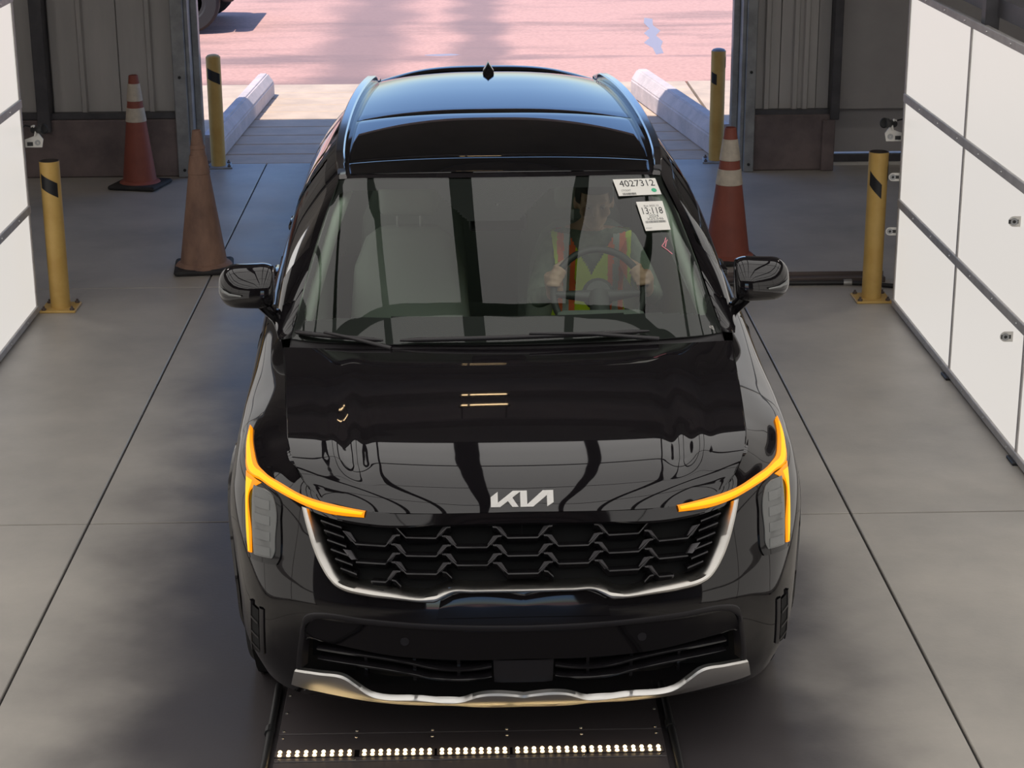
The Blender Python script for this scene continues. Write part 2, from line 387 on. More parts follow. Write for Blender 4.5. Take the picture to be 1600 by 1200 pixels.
# ================================================================ bollards
def bollard(x, y, h, label, cap='dome', band=(0, 1), plate='bollard_yellow', rz=0):
    t = empty('bollard', (x, y, 0), rz); tag(t, label, 'bollard', 'yellow steel bollards')
    r = .0575
    top = [(r, h), (r-.006, h+.002), (r-.01, h-.03), (0, h-.035)] if cap == 'open' else [(r, h-.004), (r*.8, h+.012), (r*.45, h+.019), (0, h+.021)]
    lathe('post', [(r, .012), (r, h)], 'bollard_yellow', t, 28)
    lathe('cap', top, 'bollard_cap' if cap == 'open' else 'galvanised' if cap == 'dome' else 'bollard_yellow', t, 28)
    bm = bmesh.new(); add_box(bm, -.105, .105, -.105, .105, 0, .013, .003); bm_obj('base_plate', bm, plate, t)
    for sx in (-1, 1):
        for sy in (-1, 1): lathe('anchor_bolt', [(0, .012), (.014, .012), (.014, .024), (.007, .026), (.007, .036), (0, .036)], 'angle_iron', t, 6, (sx*.082, sy*.082, 0))
    # slanted black reflective patch wrapped on the post, facing the bay
    for (a0, a1, zb, sl) in band:
        V, Fc = [], []; N = 8
        for i in range(N+1):
            a = R(a0+(a1-a0)*i/N); u = i/N
            for z in (zb-sl*u, zb+.085-sl*u if True else 0):
                V.append(((r+.002)*math.cos(a), (r+.002)*math.sin(a), z))
        for i in range(N): Fc.append((2*i, 2*i+2, 2*i+3, 2*i+1))
        mesh_obj('reflector', V, Fc, 'reflector_black', t, True)
    return t
bollard(-2.575, 5.60, .885, 'yellow bollard with open top beside the left light panel', 'open', [(-140, -40, .735, .06)])
bollard(2.235, 5.60, .89, 'yellow bollard with open top beside the right light panel', 'open', [(-150, -75, .70, .08), (-30, 10, .72, -.03)])
bollard(-2.152, 9.78, .875, 'yellow bollard in front of the far left kerb at the doorway', 'flat', [(-145, -40, .71, .05)], 'galvanised', R(8))
bollard(1.83, 9.80, .885, 'yellow bollard with grey domed cap at the right of the doorway', 'dome', [(-150, -100, .64, .02), (-25, 5, .75, -.01)], 'galvanised', R(-6))

# ================================================================ traffic cones
def cone(x, y, h, label, mats, bands, rz, rb=.145, rt_=.030, base=.18, tilt=(0, 0)):
    t = empty('traffic_cone', (x, y, 0), rz); t.rotation_euler = (tilt[0], tilt[1], rz); tag(t, label, 'traffic cone', 'traffic cones')
    def rad(z): return rb+(rt_-rb)*((z-.03)/(h-.03))
    prof = [(rb+.03, .03), (rb+.018, .045), (rad(.055), .055)]
    zs = np.linspace(.08, h, 12)
    prof += [(rad(z), z) for z in zs] + [(rt_-.006, h+.003), (rt_-.008, h-.05)]
    lathe('cone_body', prof, mats[0], t, 28)
    for (z0, z1) in bands:
        lathe('collar', [(rad(z0)+.001, z0), (rad(z0)+.004, z0+.003), (rad(z1)+.004, z1-.003), (rad(z1)+.001, z1)], mats[1], t, 28)
    bm = bmesh.new(); add_box(bm, -base, base, -base, base, 0, .036, .02, 2); bm_obj('base', bm, mats[2], t)
    return t
cone(-1.845, 6.50, .89, 'faded brown traffic cone without bands near the left of the car', ('cone_faded', 'cone_faded', 'rubber_base'), [(.62, .735), (.775, .80)], R(6), .150, .028, .185)
cone(-2.66, 9.06, .845, 'orange traffic cone with two white bands against the left wall', ('cone_orange', 'cone_white', 'rubber_base'), [(.50, .605), (.655, .785)], R(-14), .130, .034, .19)
cone(1.50, 6.58, .86, 'orange traffic cone with two white bands behind the right door mirror', ('cone_orange', 'cone_white', 'rubber_base'), [(.50, .60), (.655, .79)], R(10), .145, .036, .185)

# ================================================================ light panels
def light_wall(name, xf, s, y_edges, label):
    """upright light wall, three rows of lit panes; s = direction its face looks along x"""
    t = empty(name, (xf, y_edges[-1], 0)); tag(t, label, 'light panel', 'side light panels'); y00 = y_edges[-1]
    rows = [.03, .625, 1.235, 1.825]
    def lb(n_, xa, xb, ya, yb, za, zb, mat, bev=.003):
        return box(n_, min(xa, xb), max(xa, xb), ya-y00, yb-y00, za, zb, mat, t, bev)
    for i in range(len(y_edges)-1):
        a, b2 = sorted((y_edges[i], y_edges[i+1]))
        for j in range(3):
            lb('light_pane', -s*.012, -s*.002, a+.004, b2-.004, rows[j]+.004, rows[j+1]-.004, 'light_pane', 0)
    ya, yb = min(y_edges), max(y_edges)
    lb('housing', -s*.05, -s*.014, ya, yb, .03, 1.83, 'frame_alu')
    for j, z in enumerate(rows):
        w = .024 if j in (1, 2) else .020
        lb('rail', -s*.004, s*.012, ya-.004, yb+.004, z-w, z+w, 'frame_alu')
        n_ = int((yb-ya)/.42)
        for q in range(n_):
            lathe('rivet', [(0, .0), (.008, 0), (.006, .004), (0, .005)], 'screw_steel', t, 8, (s*.012, ya+.12+q*.42-y00, z)).rotation_euler = (0, R(90*s), 0)
    for y in y_edges:
        lb('mullion', -s*.004, s*.006, y-.013, y+.013, .03, 1.83, 'frame_alu')
    for y in y_edges[1:]:
        lb('foot', s*.03, -s*.16, y-.055, y+.055, 0, .014, 'black_plastic')
        lb('foot', -s*.02, -s*.05, y-.02, y+.02, .012, .04, 'black_plastic')
    return t
ye = [5.42, 4.06, 2.79, 1.53, .27, -.99, -2.25]
light_wall('light_wall', 2.33, -1, ye, 'tall white light wall of square panes right of the car')
light_wall('light_wall', -2.69, 1, [5.49, 4.23, 2.97, 1.71, .45, -.81, -2.07], 'tall white light wall of square panes left of the car')
# beam above the right wall
bt = box('steel_beam', 2.42, 2.50, -3.0, 5.0, 1.87, 1.96, 'steel_dark'); tag(bt, 'dark steel beam running along the top of the right light panel', 'beam')
bt2 = box('beam_strut', 2.36, 2.43, 3.95, 4.02, 1.80, 1.96, 'steel_dark', bt)
for q in range(3): box('beam_strut', 2.36, 2.43, 1.43-q*1.26, 1.50-q*1.26, 1.80, 1.96, 'steel_dark', bt)

# overhead light ceiling above the car (seen mirrored in bonnet and windscreen)
OZ = 3.40
OX = [-4.59, -3.86, -3.13, -2.40, -1.67, -.94, -.21, .52, 1.25, 1.98, 2.71, 3.44, 4.17]
OY = [-5.0, -3.4, -1.7, .1, 1.90, 3.50]
ot = empty('overhead_light', (-.15, 0, OZ)); tag(ot, 'overhead grid of lit white panes hung above the car', 'light panel')
for i in range(len(OX)-1):
    for j in range(len(OY)-1):
        box('lit_pane', OX[i]+.02+.15, OX[i+1]-.02+.15, OY[j]+.008, OY[j+1]-.008, 0, .012, 'ceiling_pane', ot)
for x in OX:
    w = .075 if abs(x+.21) < .01 else .040
    box('frame_bar', x-w+.15, x+w+.15, OY[0], OY[-1], -.03, .03, 'black_plastic', ot)
for y in OY:
    w = .09 if y == 1.90 else .03
    box('frame_bar', OX[0]+.15, OX[-1]+.15, y-w*.5, y+w*.5, -.02, .03, 'black_plastic', ot)
for x in (-3.4, 3.4):
    for y in (-4.4, 3.0): tube('hanger', [(x, y, .02), (x, y, 4.95-OZ)], .008, 'steel_dark', ot, 6)
bm = bmesh.new(); add_box(bm, OX[0]+.13, OX[-1]+.17, OY[0]-.02, OY[-1]+.02, .02, .06); bm_obj('housing', bm, 'frame_alu', ot)

# brackets and small cameras on the light walls
def bracket(x, y, z, s, label, L=.10):
    """flat perforated white strip with a round eye at its end, sticking out along x"""
    t = empty('bracket', (x, y, z)); tag(t, label, 'bracket', 'white perforated brackets')
    V, Fc = [], []; N = 10; w = .024
    out = [(0, -w), (s*L, -w)] + [(s*(L+w*math.sin(R(180*i/N))), -w*math.cos(R(180*i/N))) for i in range(1, N)] + [(s*L, w), (0, w)]
    bm = bmesh.new(); vv = [bm.verts.new((a, 0, b2)) for a, b2 in out]; f = bm.faces.new(vv)
    e = bmesh.ops.extrude_face_region(bm, geom=[f]); bmesh.ops.translate(bm, verts=[v for v in e['geom'] if isinstance(v, bmesh.types.BMVert)], vec=(0, .006, 0)); bmesh.ops.recalc_face_normals(bm, faces=bm.faces)
    bm_obj('strip', bm, 'bracket_white', t)
    lathe('eye', [(.008, 0), (.017, 0), (.017, .003), (.008, .003), (.008, 0)], 'galvanised', t, 12, (s*L, -.001, 0)).rotation_euler = (R(90), 0, 0)
    box('slot', min(s*.01, s*.055), max(s*.01, s*.055), -.0015, .001, -.009, .009, 'black_plastic', t)
    for k in range(5):
        a = R(72*k); lathe('hole', [(0, 0), (.003, 0), (0, .001)], 'black_plastic', t, 6, (s*(L+.012*math.cos(a)), -.002, .012*math.sin(a))).rotation_euler = (R(90), 0, 0)
bracket(2.33, 5.425, .775, -1, 'white perforated bracket in front of the right bollard, upper of two', .045)
bracket(2.33, 5.425, .455, -1, 'white perforated bracket beside the right bollard, lower of two', .045)
bracket(2.33, 3.0, 1.075, -1, 'white perforated bracket on the right light wall, upper at frame edge', .03)
bracket(2.33, 2.98, .54, -1, 'white perforated bracket on the right light wall, lower at frame edge', .035)
def mini_cam(x, y, z, s, label):
    t = empty('camera_mount', (x, y, z)); tag(t, label, 'camera', 'small cameras on brackets')
    bm = bmesh.new(); pts = [(0, -.045), (s*.095, -.045), (s*.105, .0), (s*.075, .045), (s*.055, .02), (0, .0)]
    vv = [bm.verts.new((a, 0, b2)) for a, b2 in pts]; f = bm.faces.new(vv); e = bmesh.ops.extrude_face_region(bm, geom=[f])
    bmesh.ops.translate(bm, verts=[v for v in e['geom'] if isinstance(v, bmesh.types.BMVert)], vec=(0, .01, 0)); bmesh.ops.recalc_face_normals(bm, faces=bm.faces); bm_obj('plate', bm, 'bracket_white', t)
    box('slot', min(s*.012, s*.045), max(s*.012, s*.045), -.002, .002, -.036, -.014, 'black_plastic', t)
    lathe('eye', [(.006, 0), (.016, 0), (.016, .003), (.006, .003), (.006, 0)], 'galvanised', t, 12, (s*.072, -.001, -.018)).rotation_euler = (R(90), 0, 0)
    lathe('camera_body', [(0, 0), (.020, 0), (.022, .01), (.022, .07), (.030, .075), (.030, .10), (.022, .103), (0, .095)], 'black_plastic', t, 16, (s*.045, .03, .05)).rotation_euler = (R(80), 0, R(50*s))
    tube('clamp', [(s*.06, 0, .02), (s*.07, -.01, .05), (s*.055, .01, .078), (s*.04, .02, .07)], .007, 'bracket_white', t, 6)
    tube('cable', [(s*.03, .03, .07), (s*.0, .04, .075), (-s*.03, .05, .05), (-s*.03, .05, -.1)], .005, 'black_plastic', t, 6)
mini_cam(2.34, 5.47, 1.02, -1, 'small black camera on a white mount above the right bollard')
mini_cam(-2.69, 5.54, 1.02, 1, 'small black camera on a white mount above the left bollard')

# floor angle and hose behind the right bollard
t = empty('floor_curb_angle', (1.25, 6.0, 0)); tag(t, 'low rusty steel curb with a hose on the floor right of the car', 'curb')
box('angle', 0, 1.15, -.02, .07, 0, .035, 'angle_iron', t, .004); box('web', 0, 1.15, .05, .06, .03, .055, 'angle_iron', t, .002)
tube('hose', [(0, -.07, .016), (.5, -.065, .016), (.9, -.07, .016), (1.02, -.10, .016), (1.3, -.22, .016)], .014, 'hose_black', t, 8)
lathe('fitting', [(0, 0), (.022, 0), (.022, .05), (.0, .05)], 'screw_steel', t, 10, (.88, -.07, .016), axis='x')

# ================================================================ under-car light platform
t = empty('scanner_platform', (-.17, -.2, 0)); tag(t, 'low black scanner platform with rows of warm lights under the bumper', 'platform')
ox, oy = .17, .2
for (a, b_) in ((-.62, .083), (.089, .268), (.273, .63)):
    box('deck_plate', -.800+ox, .462+ox, a+oy, b_+oy, .0, .016, 'platform_black', t, .002)
for (x, yend) in ((-.832, .63), (.492, .60)):
    tube('edge_tube', [(x+ox, -.62+oy, .014), (x+.004+ox, .1+oy, .014), (x+ox, yend+oy, .014)], .013, 'black_plastic', t, 8)
    lathe('coupling', [(0, 0), (.017, 0), (.017, .04), (0, .04)], 'black_plastic', t, 10, (x+ox, .28+oy, .014)).rotation_euler = (R(-90), 0, 0)
box('led_channel', -.800+ox, .455+ox, .112+oy, .158+oy, .012, .0175, 'gloss_black', t)
led_me = None
for k, (x0, x1) in enumerate([(-.784, -.560), (-.512, -.302), (-.262, -.059), (-.018, .195), (.222, .438)]):
    md = box('led_module', x0-.016+ox, x1+.016+ox, .114+oy, .156+oy, .0165, .0185, 'platform_black', t)
    for i in range(9):
        for j in range(2):
            x = x0+(x1-x0)*i/8+ox; y = .124+j*.022+oy
            if led_me is None:
                o = lathe('led', [(.0066, .0), (.006, .003), (.0034, .0055), (0, .0062)], 'led_warm', md, 10, (x, y, .0185)); led_me = o.data
            else:
                o = bpy.data.objects.new('led', led_me); COL.objects.link(o); o.parent = md; o.location = (x, y, .0185)
scr = None
for (x, y) in [(-.785, .291), (-.544, .288), (-.295, .286), (-.05, .284), (.195, .284), (.441, .284)]+[(-.785, .245), (-.544, .245), (-.295, .243), (-.05, .242), (.195, .242), (.441, .242)]+[(-.785, .095), (-.544, .095), (-.295, .095), (-.05, .095), (.195, .095), (.441, .095)]+[(-.786, .547), (-.786, .42), (.45, .41), (.45, .55)]:
    if scr is None: o = lathe('screw', [(.006, 0), (.005, .003), (0, .004)], 'screw_steel', t, 8, (x+ox, y+oy, .016)); scr = o.data
    else:
        o = bpy.data.objects.new('screw', scr); COL.objects.link(o); o.parent = t; o.location = (x+ox, y+oy, .016)

# fill lamps added over the side aisles to brighten the back of the bay
for (x, y, lb_) in ((-4.5, 7.3, 'round fill lamp added over the far left aisle'), (4.3, 7.3, 'round fill lamp added over the far right aisle'), (-4.5, 2.0, 'round fill lamp added over the near left aisle'), (4.3, 2.0, 'round fill lamp added over the near right aisle')):
    t = empty('added_fill_lamp', (x, y, 4.25)); tag(t, lb_, 'lamp', 'fill lamps added under the roof')
    lathe('shade', [(.05, .30), (.09, .26), (.14, .16), (.25, .02), (.26, .0), (.245, .0), (.13, .15), (.04, .24)], 'frame_alu', t, 28)
    lathe('lens', [(0, .012), (.12, .008), (.225, .018), (.225, .03), (0, .03)], 'fill_glow', t, 28)
    tube('hanger', [(0, 0, .28), (0, 0, .70)], .012, 'steel_dark', t, 8)

# shallow puddles in the yard
for (pts_, lb_) in (([(1.93, 15.9), (2.02, 16.0), (2.04, 16.5), (2.10, 16.9), (2.07, 17.4), (2.16, 17.8), (2.12, 18.3), (2.17, 18.9), (2.08, 19.0), (2.03, 18.5), (2.05, 18.0), (1.95, 17.6), (1.98, 17.2), (1.88, 16.8), (1.94, 16.4)], 'narrow shallow puddle on the asphalt at the right of the yard'), ([(-.60, 15.90), (-.46, 15.86), (-.30, 15.90), (-.24, 15.96), (-.34, 16.03), (-.50, 16.0), (-.63, 15.96)], 'small shallow puddle on the asphalt behind the car')):
    P_ = dense_loop = [Vector((a, b_, -.0095)) for a, b_ in pts_]; c_ = sum(P_, Vector())/len(P_); n_ = len(P_)
    V = [p-c_ for p in P_]+[(p-c_)*1.04-Vector((0, 0, .0025)) for p in P_]
    o = mesh_obj('puddle', V, [tuple(range(n_))]+[(i, (i+1) % n_, n_+(i+1) % n_, n_+i) for i in range(n_)], 'puddle_water', loc=c_); tag(o, lb_, 'puddle', 'puddles in the yard')
# ---------------------------------------------------------------- spline helpers
def crom(P, n):
    """natural-ish cubic (Catmull-Rom, centripetal-like by chord) resample of polyline P to n points, uniform in control index"""
    P=np.asarray(P,float); m=len(P)
    t=np.linspace(0,m-1,n) if np.isscalar(n) else np.asarray(n,float)
    i=np.clip(np.floor(t).astype(int),0,m-2); u=(t-i)[:,None]
    d=np.linalg.norm(np.diff(P,axis=0),axis=1)+1e-9
    # finite-difference tangents on chord-length parameter
    T=np.zeros_like(P); s=np.diff(P,axis=0)/d[:,None]
    T[1:-1]=(s[:-1]*d[1:,None]+s[1:]*d[:-1,None])/(d[:-1]+d[1:])[:,None]
    T[0]=s[0]*1.5-T[1]*.5 if m>2 else s[0]; T[-1]=s[-1]*1.5-T[-2]*.5 if m>2 else s[-1]
    L=d[i][:,None]
    h00=2*u**3-3*u**2+1; h10=u**3-2*u**2+u; h01=-2*u**3+3*u**2; h11=u**3-u**2
    return h00*P[i]+h10*L*T[i]+h01*P[i+1]+h11*L*T[i+1]
def dense(P,n):
    """resample evenly by arc length"""
    Q=crom(P,max(400,len(P)*30)); d=np.r_[0,np.cumsum(np.linalg.norm(np.diff(Q,axis=0),axis=1))]
    s=np.linspace(0,d[-1],n)
    return np.stack([np.interp(s,d,Q[:,k]) for k in range(3)],1)
def net(rows,nc,nr):
    A=np.stack([crom(r,nc) for r in rows])           # rows x nc
    return np.stack([crom(A[:,j],nr) for j in range(A.shape[1])],1)   # nr x nc x 3
# ---------------------------------------------------------------- body shell control net (half car, x>=0, nose at y=0)
BODY=[
 [(0,.10,.20),(.22,.105,.20),(.45,.13,.20),(.61,.17,.205),(.735,.215,.21),(.815,.305,.22),(.855,.41,.23),(.88,.52,.24),(.88,.70,.24),(.88,.93,.24),(.87,1.25,.24),(.87,1.8,.24),(.87,2.6,.24),(.87,3.3,.24),(.88,3.75,.25),(.87,4.2,.28),(.84,4.5,.30),(.74,4.70,.32),(.45,4.77,.32),(0,4.79,.32)],
 [(0,.035,.255),(.22,.04,.255),(.45,.065,.26),(.60,.11,.265),(.72,.165,.275),(.82,.25,.29),(.88,.36,.31),(.915,.51,.33),(.925,.70,.33),(.925,.93,.33),(.91,1.25,.33),(.905,1.8,.33),(.905,2.6,.33),(.905,3.3,.33),(.925,3.75,.34),(.92,4.2,.37),(.88,4.5,.40),(.78,4.73,.42),(.45,4.80,.42),(0,4.82,.42)],
 [(0,.0,.42),(.22,.005,.42),(.45,.03,.42),(.60,.07,.425),(.70,.115,.43),(.81,.19,.44),(.882,.31,.45),(.925,.50,.46),(.945,.70,.46),(.95,.93,.46),(.935,1.25,.46),(.93,1.8,.46),(.93,2.6,.46),(.93,3.3,.46),(.95,3.75,.47),(.94,4.2,.50),(.90,4.5,.53),(.79,4.73,.55),(.45,4.80,.55),(0,4.82,.55)],
 [(0,.0,.56),(.22,.005,.56),(.45,.03,.56),(.60,.068,.565),(.70,.11,.57),(.80,.185,.575),(.88,.31,.58),(.935,.50,.60),(.955,.70,.61),(.96,.93,.61),(.945,1.25,.60),(.935,1.8,.60),(.935,2.6,.60),(.935,3.3,.60),(.955,3.75,.62),(.945,4.2,.65),(.905,4.5,.68),(.79,4.73,.70),(.45,4.79,.70),(0,4.81,.70)],
 [(0,.03,.68),(.22,.035,.68),(.45,.06,.68),(.60,.098,.68),(.70,.14,.685),(.795,.215,.69),(.875,.33,.70),(.94,.51,.72),(.96,.70,.73),(.96,.93,.74),(.945,1.25,.74),(.94,1.8,.74),(.94,2.6,.74),(.94,3.3,.74),(.955,3.75,.76),(.945,4.2,.79),(.90,4.5,.81),(.78,4.71,.83),(.45,4.77,.83),(0,4.79,.83)],
 [(0,.052,.78),(.22,.057,.78),(.45,.085,.78),(.60,.125,.78),(.69,.165,.785),(.785,.245,.79),(.86,.355,.80),(.925,.52,.82),(.945,.70,.83),(.948,.93,.84),(.94,1.25,.85),(.945,1.8,.86),(.945,2.6,.86),(.945,3.3,.87),(.95,3.75,.89),(.935,4.2,.91),(.89,4.5,.93),(.77,4.70,.94),(.45,4.76,.94),(0,4.78,.94)],
 [(0,.068,.835),(.22,.072,.83),(.45,.105,.825),(.60,.15,.84),(.68,.195,.86),(.77,.28,.885),(.838,.39,.897),(.893,.54,.912),(.914,.72,.922),(.926,.93,.928),(.93,1.25,.945),(.94,1.8,.97),(.942,2.6,.98),(.942,3.3,.99),(.935,3.75,1.0),(.92,4.2,1.02),(.87,4.5,1.03),(.75,4.69,1.04),(.45,4.75,1.04),(0,4.77,1.04)],
 [(0,.075,.855),(.22,.08,.85),(.45,.118,.845),(.60,.168,.863),(.67,.212,.89),(.745,.308,.928),(.788,.42,.948),(.822,.57,.965),(.846,.74,.978),(.866,.95,.985),(.890,1.25,1.002),(.92,1.8,1.03),(.925,2.6,1.04),(.92,3.3,1.06),(.91,3.75,1.07),(.89,4.2,1.09),(.85,4.5,1.10),(.73,4.68,1.10),(.45,4.74,1.10),(0,4.76,1.10)],
 [(0,.08,.868),(.22,.085,.864),(.45,.125,.858),(.60,.18,.875),(.66,.22,.905),(.71,.30,.955),(.735,.40,.985),(.752,.56,1.008),(.768,.74,1.025),(.785,.95,1.04),(.815,1.25,1.052),(.885,1.8,1.07),(.89,2.6,1.09),(.885,3.3,1.11),(.875,3.75,1.125),(.86,4.2,1.14),(.81,4.5,1.15),(.70,4.67,1.15),(.45,4.73,1.15),(0,4.75,1.15)],
]

# ================================================================ the car (built in its own frame: nose at y=0, x to its left, then turned by under a degree)
car = empty('car', (0, 0, 0), R(.72)); tag(car, 'glossy black SUV with amber lights and lit daytime strips parked in the bay', 'car')
def grid_faces(nr, nc, flip=False, off=0):
    i, j = np.meshgrid(np.arange(nr-1), np.arange(nc-1), indexing='ij')
    a = i*nc+j+off; f = np.stack([a, a+1, a+nc+1, a+nc], -1).reshape(-1, 4)
    return f[:, ::-1] if flip else f
def normals(G):
    du = np.gradient(G, axis=1); dv = np.gradient(G, axis=0); n = np.cross(du, dv); return n/(np.linalg.norm(n, axis=2, keepdims=True)+1e-12)
MIR = np.array([-1, 1, 1.])
def both(name, V, Fc, mat, parent=None, smooth=True, sharp=None, merge=True, **k):
    """mesh of a half plus its mirror image, welded on the centre line"""
    V = np.asarray(V, float); Fc = np.asarray(Fc); n = len(V)
    o = mesh_obj(name, np.concatenate([V, V*MIR]), np.concatenate([Fc, Fc[:, ::-1]+n]), mat, parent, smooth, **k)
    bm = bmesh.new(); bm.from_mesh(o.data)
    if merge:
        bmesh.ops.remove_doubles(bm, verts=[v for v in bm.verts if abs(v.co.x) < 1e-4], dist=2e-4)
    loose = [v for v in bm.verts if not v.link_faces]; bmesh.ops.delete(bm, geom=loose, context='VERTS')
    bmesh.ops.recalc_face_normals(bm, faces=bm.faces)
    bm.to_mesh(o.data); bm.free()
    if sharp: o.data.set_sharp_from_angle(angle=R(sharp))
    return o
class Surf:
    def __init__(s, G, N):
        s.P = G.reshape(-1, 3); s.N = N.reshape(-1, 3); s.kd = kdtree.KDTree(len(s.P))
        for i, p in enumerate(s.P): s.kd.insert((p[0], 0, p[2]), i)
        s.kd.balance()
    def at(s, x, z, off=0.):
        sg = -1 if x < 0 else 1
        _, i, _ = s.kd.find((abs(x), 0, z)); p, n = s.P[i], s.N[i]
        ny = n[1] if abs(n[1]) > .12 else -.12
        y = p[1]-(n[0]*(abs(x)-p[0])+n[2]*(z-p[2]))/ny
        q = np.array([abs(x), y, z])+n*off
        return np.array([q[0]*sg, q[1], q[2]])

# ---- lower body shell
SP = 22
G = net(BODY, 19*SP+1, 8*10+1); NR, NC = G.shape[:2]
NN = normals(G)
if NN[NR//2, 0, 1] > 0: NN = -NN
ncf = 8*SP
FS = Surf(G[:, :ncf], NN[:, :ncf])
def in_poly(x, z, poly):
    c = np.zeros(x.shape, bool); n = len(poly)
    for i in range(n):
        (x1, z1), (x2, z2) = poly[i], poly[(i+1) % n]
        if z1 == z2: continue
        c ^= ((z1 > z) != (z2 > z)) & (x < (x2-x1)*(z-z1)/(z2-z1)+x1)
    return c
FO = [(.678, .854), (.663, .799), (.644, .740), (.621, .689), (.597, .653), (.579, .635), (.557, .624), (.492, .612), (.388, .605), (.295, .599), (.272, .600), (.249, .612), (.222, .626), (.154, .628), (0, .628)]
FI = [(.640, .847), (.623, .805), (.607, .759), (.593, .725), (.579, .700), (.566, .678), (.550, .662), (.480, .652), (.390, .643), (.322, .632), (.299, .632), (.267, .645), (.243, .655), (.154, .656), (0, .656)]
IN = [(.706, .327), (.699, .391), (.690, .448), (.680, .499), (.668, .518), (.650, .529), (.626, .534), (.488, .530), (.272, .520), (0, .514)]
ST = [(.716, .323), (.640, .331), (.559, .331), (.522, .305), (.481, .272), (.336, .264), (.187, .261), (.160, .276), (0, .278)]
SB = [(.735, .247), (.644, .243), (.500, .235), (.336, .228), (.187, .224), (.154, .214), (0, .211)]
mid = lambda A, B, t: [((1-t)*a[0]+t*b[0], (1-t)*a[1]+t*b[1]) for a, b in zip(A, B)]
grille_poly = mid(FO, FI, .32) + [(-.01, .656), (-.01, .836), (0, .836), (.25, .832), (.45, .826), (.60, .836), (.655, .848)]
intake_poly = IN + [(-.01, .514), (-.01, .255)] + [(a[0], a[1]-.022) for a in ST[::-1][1:-1]] + [(.712, .318)]
vent_poly = [(.866, .515), (.822, .507), (.826, .335), (.872, .30)]
X, Y, Z = G[..., 0], G[..., 1], G[..., 2]
kill = np.zeros((NR, NC), bool); front = (Y < .6)
inside_v = front & (in_poly(X, Z, grille_poly) | in_poly(X, Z, intake_poly))
# wheel arches: snap the inner vertices out to the arch circle
ARC = [(.93, .365, .402), (3.745, .365, .402)]
G2 = G.copy(); arch_in = np.zeros((NR, NC), bool)
for (cy, cz, rr) in ARC:
    d = np.hypot(Y-cy, Z-cz); m = (d < rr) & (X > .5) & (np.abs(Y-cy) < .6); arch_in |= m
    k = rr/np.maximum(d, 1e-3); G2[..., 1][m] = (cy+(Y-cy)*k)[m]; G2[..., 2][m] = (cz+(Z-cz)*k)[m]
fc = grid_faces(NR, NC)
ai = arch_in.reshape(-1); hv = inside_v.reshape(-1)
keep = ~(ai[fc].all(1)) & ~(hv[fc].sum(1) >= 3)
fl = np.where(keep)[0]
# flange turned down along the bonnet edge
T = G[-1]; fl_n = 10*SP
Fg = np.stack([T[:fl_n+1], T[:fl_n+1]+np.array([-.012, .004, -.006]), T[:fl_n+1]+np.array([-.016, .01, -.035])]); Fg[:, :, 0] = np.maximum(Fg[:, :, 0], 0)
V = np.concatenate([G2.reshape(-1, 3), Fg.reshape(-1, 3)]); fall = np.concatenate([fc[fl], grid_faces(3, fl_n+1, off=NR*NC)])
both('body_shell', V, fall, 'paint_black', car, sharp=38)

def band(name, A, B, mat, parent, prof, nu=60, surf=None, mirror=None, sharp=40, close=False, **k):
    """strip between two outlines A,B in front view (x,z), laid on a surface; prof = [(across 0..1, offset)]"""
    surf = surf or FS
    A3 = dense([(a[0], 0, a[1]) for a in A], nu); B3 = dense([(b[0], 0, b[1]) for b in B], nu)
    V = np.zeros((nu, len(prof), 3))
    for i in range(nu):
        for j, (t_, of) in enumerate(prof):
            p = A3[i]*(1-t_)+B3[i]*t_; V[i, j] = surf.at(p[0], p[2], of)
    f = grid_faces(nu, len(prof)); V = V.reshape(-1, 3)
    if close:   # cap the two ends
        m = len(prof)
    if mirror == 'weld': return both(name, V, f, mat, parent, True, sharp, **k)
    if mirror == 'neg': V = V*MIR
    o = mesh_obj(name, V, f, mat, parent, True, **k)
    bm = bmesh.new(); bm.from_mesh(o.data); bmesh.ops.recalc_face_normals(bm, faces=bm.faces); bm.to_mesh(o.data); bm.free(); o.data.set_sharp_from_angle(angle=R(sharp)); return o
def lin(n, o): return [(i/(n-1), o) for i in range(n)]
def raised(n, h, lo=-.004, edge=.06):
    return [(0, lo), (.0, h*.6), (edge, h)] + [(edge+(1-2*edge)*i/(n-1), h) for i in range(1, n-1)] + [(1-edge, h), (1., h*.6), (1, lo)]

# ---- bonnet
HS = [((.103, .900), (.690, .262, .934)), ((.142, .931), (.712, .305, .957)), ((.198, .959), (.727, .36, .975)), ((.28, .982), (.738, .43, .990)), ((.42, 1.006), (.750, .55, 1.007)), ((.65, 1.036), (.766, .74, 1.025)), ((.92, 1.058), (.785, .97, 1.041)), ((1.165, 1.064), (.812, 1.26, 1.052))]
rows = [[(0, .08, .868), (.16, .081, .866), (.32, .098, .861), (.45, .125, .858), (.55, .16, .866), (.60, .18, .875), (.66, .22, .905)]]
for (c, s_) in HS:
    r_ = []
    for f_ in (0, .24, .48, .66, .80, .90, 1.0):
        r_.append((f_*s_[0], c[0]+(s_[1]-c[0])*f_**2.2, c[1]+(s_[2]-c[1])*f_**2.0))
    rows.append(r_)
H = net(rows, 121, 8*12+1)
HF = np.linspace(0, 1, 121)[None, :]; 
fr = H[..., 0]/np.maximum(H[:, -1:, 0], 1e-6); vv_ = np.linspace(0, 1, H.shape[0])[:, None]
win = np.clip((vv_-.16)/.22, 0, 1)*np.clip((1.0-vv_)/.5, 0, 1)
H[..., 2] += win*(-.011*np.exp(-((fr-.70)/.055)**2)+.007*np.exp(-((fr-.80)/.05)**2))
Td = dense([tuple(p) for p in G[-1][:11*SP:4]], 900)
